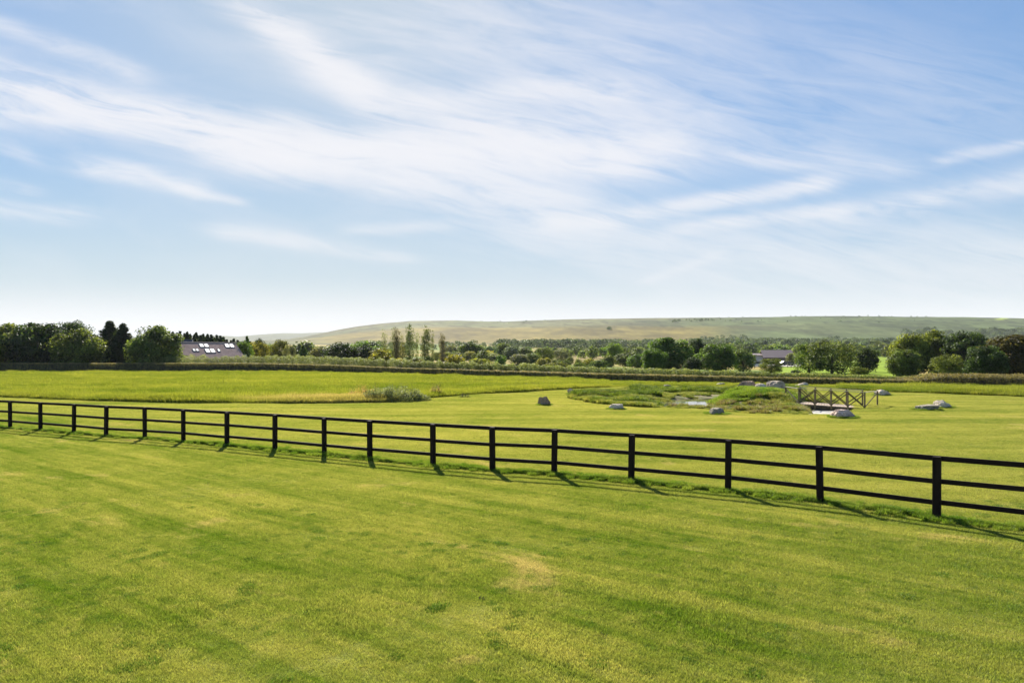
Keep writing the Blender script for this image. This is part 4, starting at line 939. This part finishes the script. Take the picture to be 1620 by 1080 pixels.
# ------------------------------------------------------------------ house with roof windows
def tile_mat(name, c1, c2, s=1.):
    m, t, out = new_mat(name); o = t.node('ShaderNodeTexCoord').outputs['Object']
    br = t.node('ShaderNodeTexBrick'); t.put(br.inputs['Vector'], t.vm('MULTIPLY', o, (1.,1.,1.))); br.inputs['Scale'].default_value = 3.2*s
    br.inputs['Color1'].default_value = (*c1,1); br.inputs['Color2'].default_value = (*c2,1); br.inputs['Mortar'].default_value = (*[q*.55 for q in c2],1); br.inputs['Mortar Size'].default_value = .03
    n = t.noise(o, .9, 6., .65); c = t.vm('SCALE', br.outputs[0], sc_=t.mr(n, .3, .7, .75, 1.25)); principled(t, out, c, 1., 0., br.outputs[1], bs=.5, bd=.03); return m
M_glass = None
def glass_mat():
    m, t, out = new_mat('sky_pale_glass'); principled(t, out, (.70,.72,.75), .2, 1.0, metallic=.25); return m  # whitish base colour stands in for bright sky reflected in the panes
M_glass = glass_mat(); M_white = simple('white_paint', (.75,.74,.72), (.65,.64,.62), 3.)
M_render = simple('pale_render', (.55,.52,.46), (.45,.42,.37), 2.)
def house():
    D = 155.; RX = (283-810)/F*D; ridge = zrow(541.5, D); ang = R(38)
    root = empty('house', (RX-2.0, D, 0), ang, label='long house with brown tiled roof and white roof windows behind the hedge', cat='house')
    L = 14.2; run = 8.0; eav = ridge-3.7; w2 = run
    walls = MB(); walls.box((L/2, 0, eav/2), (L-.6, 2*run-.6, eav)); 
    for s in (.3, L-.3): walls.add([(s-.1,-run+.3,eav),(s-.1,run-.3,eav),(s-.1,0,ridge-.25),(s+.1,-run+.3,eav),(s+.1,run-.3,eav),(s+.1,0,ridge-.25)], [(0,1,2),(5,4,3),(0,2,5,3),(1,4,5,2)])
    walls.build('wall', M_render, root)
    rm = tile_mat('brown_tiles', (.34,.27,.25), (.27,.21,.19)); roof = MB()
    th = .14
    for sgn in (-1, 1):
        a = [(-.2, 0, ridge), (L+.2, 0, ridge), (L+.2, sgn*(run+.35), eav-.2), (-.2, sgn*(run+.35), eav-.2)]; b = [(x, y, z-th) for x, y, z in a]
        roof.add(a+b, [(0,1,2,3),(7,6,5,4),(0,4,5,1),(1,5,6,2),(2,6,7,3),(3,7,4,0)])
    ro = roof.build('roof', rm, root)
    MB().tube([(-.2,0,ridge+.03),(L+.2,0,ridge+.03)], [.12,.12], 8).build('ridge_tiles', simple('ridge_clay', (.30,.24,.22), (.22,.17,.16)), ro)
    sl = Vector((0, -(run+.35), -(ridge-eav+.2))); sl_l = sl.length; sl.normalize(); nrm = Vector((0, sl.z, -sl.y)).normalized()
    if nrm.z < 0: nrm = -nrm
    def sky_light(u, t0, t1, wid):
        c0 = Vector((u, 0, ridge))+sl*(t0*sl_l); c1 = Vector((u, 0, ridge))+sl*(t1*sl_l); up = nrm
        f_ = MB(); mid = (c0+c1)/2+up*.05; M = Matrix((( 1,0,0),( 0,sl.y,up.y),(0,sl.z,up.z))).to_3x3()
        ln = (c1-c0).length
        for (cx, cy, sx, sy) in ((-wid/2, 0, .15, ln), (wid/2, 0, .15, ln), (0, -ln/2, wid+.15, .15), (0, ln/2, wid+.15, .15)):
            f_.box(mid+M @ Vector((cx, cy, 0)), (sx, sy, .14), M)
        fo = f_.build('roof_window', simple('window_frame', (.10,.10,.11), (.07,.07,.08)), ro)
        MB().box(mid+up*.01, (wid-.14, ln-.14, .08), M).build('pane', M_glass, fo)
    for (u, t0, t1, wd) in ((6.35,.08,.27,.85),(7.4,.08,.27,.85),(12.0,.08,.27,.85),(13.05,.08,.27,.85),(4.2,.38,.52,.5),(4.9,.38,.52,.5),(7.0,.38,.60,.9),(8.1,.38,.60,.9),(9.5,.39,.53,.45)): sky_light(u, t0, t1, wd)
    # rear wing roof rising behind the ridge
    sm = simple('dark_slate', (.075,.08,.10), (.05,.055,.07), 4.); wg = MB(); 
    wg.add([(1.0,.6,ridge-.4),(5.0,.6,ridge-.4),(5.0,1.4,ridge+.75),(1.2,1.4,ridge+.75),(1.0,4.6,ridge-.6),(5.6,4.6,ridge-.6),(5.4,2.2,ridge+.75),(1.2,2.2,ridge+.75)],
           [(0,1,2,3),(3,2,6,7),(7,6,5,4),(1,5,6,2),(4,0,3,7)])
    wg.build('dormer', sm, root)
    lt = MB(); lt.box((L+.9, -2.2, 1.8), (1.4, 3.2, 3.6)); lt.build('porch', simple('pale_green_boards', (.42,.50,.44), (.36,.43,.38), 3.), root)
house()

# ------------------------------------------------------------------ barn and yard
def barn():
    D = 228.; x0 = (1228-810)/F*D; z0 = gz(x0, D)
    root = empty('barn', (x0, D, z0), R(-12), label='low barn with brown sheet roof and dark timber gable in the valley', cat='barn')
    cl = simple('dark_cladding', (.075,.045,.05), (.045,.028,.032), 5., .8, .2, (8,8,.3)); rf = simple('brown_sheet', (.17,.125,.125), (.12,.09,.092), 2., .6, .4, (6,.4,1))
    top = zrow(553.5, D)-z0; eav = zrow(564.5, D-4)-z0; 
    w_ = 4.6; dp = 5.0
    MB().box((0,0,(eav-.3)/2), (2*w_-.5, 2*dp-.5, eav-.3)).build('wall', cl, root)
    g = MB(); 
    for s in (-w_+.4, w_-.4): g.add([(s-.08,-dp+.3,eav-.3),(s-.08,dp-.3,eav-.3),(s-.08,0,top-.2),(s+.08,-dp+.3,eav-.3),(s+.08,dp-.3,eav-.3),(s+.08,0,top-.2)], [(0,1,2),(5,4,3),(0,2,5,3),(1,4,5,2)])
    g.build('gable', cl, root)
    r_ = MB()
    for sg in (-1,1):
        a = [(-w_-.3,0,top),(w_+.3,0,top),(w_+.3,sg*(dp+.4),eav-.2),(-w_-.3,sg*(dp+.4),eav-.2)]; b = [(x,y,z-.12) for x,y,z in a]
        r_.add(a+b, [(0,1,2,3),(7,6,5,4),(0,4,5,1),(1,5,6,2),(2,6,7,3),(3,7,4,0)])
    r_.build('roof', rf, root)
    d = MB(); d.box((1.6,-dp+.22,1.2), (2.6,.1,2.4)); d.build('door', simple('barn_door', (.16,.14,.13), (.12,.10,.10)), root)
    # lean-to shed on the left
    x1 = (1202-810)/F*D; s = empty('shed', (x1, D+1, gz(x1, D+1)), R(-12), label='low pale-walled shed with brown roof joined to the left of the barn', cat='shed')
    hs = zrow(561, D)-z0
    MB().box((0,0,(hs-.2)/2), (5.6,4,hs-.2)).build('wall', simple('pale_block', (.50,.50,.52), (.42,.42,.45)), s)
    q = MB(); a = [(-3,-2.4,hs-.25),(3,-2.4,hs-.25),(3,2.4,hs+.35),(-3,2.4,hs+.35)]; q.add(a+[(x,y,z+.1) for x,y,z in a], [(3,2,1,0),(4,5,6,7),(0,1,5,4),(1,2,6,5),(2,3,7,6),(3,0,4,7)]); q.build('roof', rf, s)
    MB().box((.4,-2.02,1.2), (1.2,.06,1.)).build('window', M_glass, s)
barn()
M_tyre = simple('tyre_rubber', (.02,.02,.02), (.015,.015,.015)); M_cglass = simple('car_glass', (.03,.035,.04), (.02,.025,.03), 2., .08, .8)
def vehicle(name, px, D, rz, colr, label, cat, prof, cab, wid=1.75, Lw=4.2):
    x = (px-810)/F*D; o = empty(name, (x, D, gz(x, D)), rz, label=label, cat=cat); paint = simple(name+'_paint', colr, tuple(q*.9 for q in colr), 2., .25, .6)
    def extr(pr, wd, mat, nm, ins=0):
        n = len(pr); mb = MB(); mb.add([(a, -wd/2, b) for a, b in pr]+[(a, wd/2, b) for a, b in pr], [tuple(range(n-1,-1,-1)), tuple(range(n, 2*n))]+[(i, (i+1) % n, n+(i+1) % n, n+i) for i in range(n)]); return mb.build(nm, mat, o, bevel=.05)
    extr(prof, wid, paint, 'body'); extr(cab, wid-.12, M_cglass, 'window')
    for sx in (-Lw*.31, Lw*.31):
        for sy in (-1, 1): MB().tube([(sx, sy*(wid/2-.18), .32), (sx, sy*(wid/2+.01), .32)], [.32,.32], 14).build('wheel', M_tyre, o)
    MB().box((Lw/2-.02, .55, .68), (.08,.3,.16)).build('headlight', M_glass, o); MB().box((Lw/2-.02, -.55, .68), (.08,.3,.16)).build('headlight', M_glass, o)
hatch = ([(-2.1,.3),(2.1,.3),(2.12,.7),(1.2,.95),(-2.0,1.0),(-2.12,.7)], [(-1.95,.98),(1.1,.94),(.4,1.42),(-1.5,1.45)])
van = ([(-2.4,.3),(2.4,.3),(2.42,.9),(1.9,1.15),(1.3,1.95),(-2.4,2.0)], [(1.35,1.2),(1.88,1.18),(1.36,1.85),(.6,1.85),(.6,1.2)])
vehicle('parked_car', 1245, 205, R(10), (.03,.03,.05), 'dark car parked in front of the barn gable', 'car', *hatch)
vehicle('parked_car', 1199, 200, R(20), (.62,.63,.65), 'white car parked by the pale-walled shed', 'car', *hatch)
vehicle('parked_van', 1264, 225, R(70), (.72,.73,.75), 'white van half hidden behind the round grey bush', 'van', *van, 1.9, 4.8)
vehicle('parked_car', 1196, 186, R(-8), (.70,.70,.70), 'pale car nearest the hedge, left of the thin young tree', 'car', *hatch)
# yard surface
me = bpy.data.meshes.new('yard'); ys = [at(1192,190),at(1268,190),at(1275,222),at(1190,222)]
me.from_pydata([(p.x, p.y, gz(p.x, p.y)+.12) for p in ys], [], [(0,1,2,3)]); o = link('yard', me, simple('yard_gravel', (.34,.31,.27), (.27,.25,.22), 1.)); o['kind'] = 'structure'
# paddock fence by the bright field
def paddock():
    fr = empty('paddock_fence', tuple(at(1255, 180, gz(at(1255,180).x, 180))), label='thin post fence along the bright field right of the barn', cat='fence'); p0 = Vector(fr.location)
    wm = simple('fence_wood', (.22,.19,.15), (.15,.13,.10))
    pts = [at(1246+k*5.5, 182-k*1.2) for k in range(6)]
    for p in pts: p.z = gz(p.x, p.y); MB().box(p-p0+Vector((0,0,.55)), (.14,.14,1.4)).build('post', wm, fr)
    for k in range(5):
        for h in (.55, 1.0): MB().bar(pts[k]-p0+Vector((0,0,h)), pts[k+1]-p0+Vector((0,0,h)), .05, .1).build('rail', wm, fr)
paddock()

# ------------------------------------------------------------------ air
def haze():
    m, t, out = new_mat('air'); v = t.node('ShaderNodeVolumePrincipled'); v.inputs['Color'].default_value = (.82,.88,1.,1); v.inputs['Density'].default_value = .000055; v.inputs['Anisotropy'].default_value = 0.
    t.l.new(v.outputs[0], out.inputs[1]); mb = MB(); mb.box((0,0,169), (18400,18400,342)); o = mb.build('haze', m); o['kind'] = 'stuff'; o['label'] = 'thin pale haze over the valley and hills'
haze()
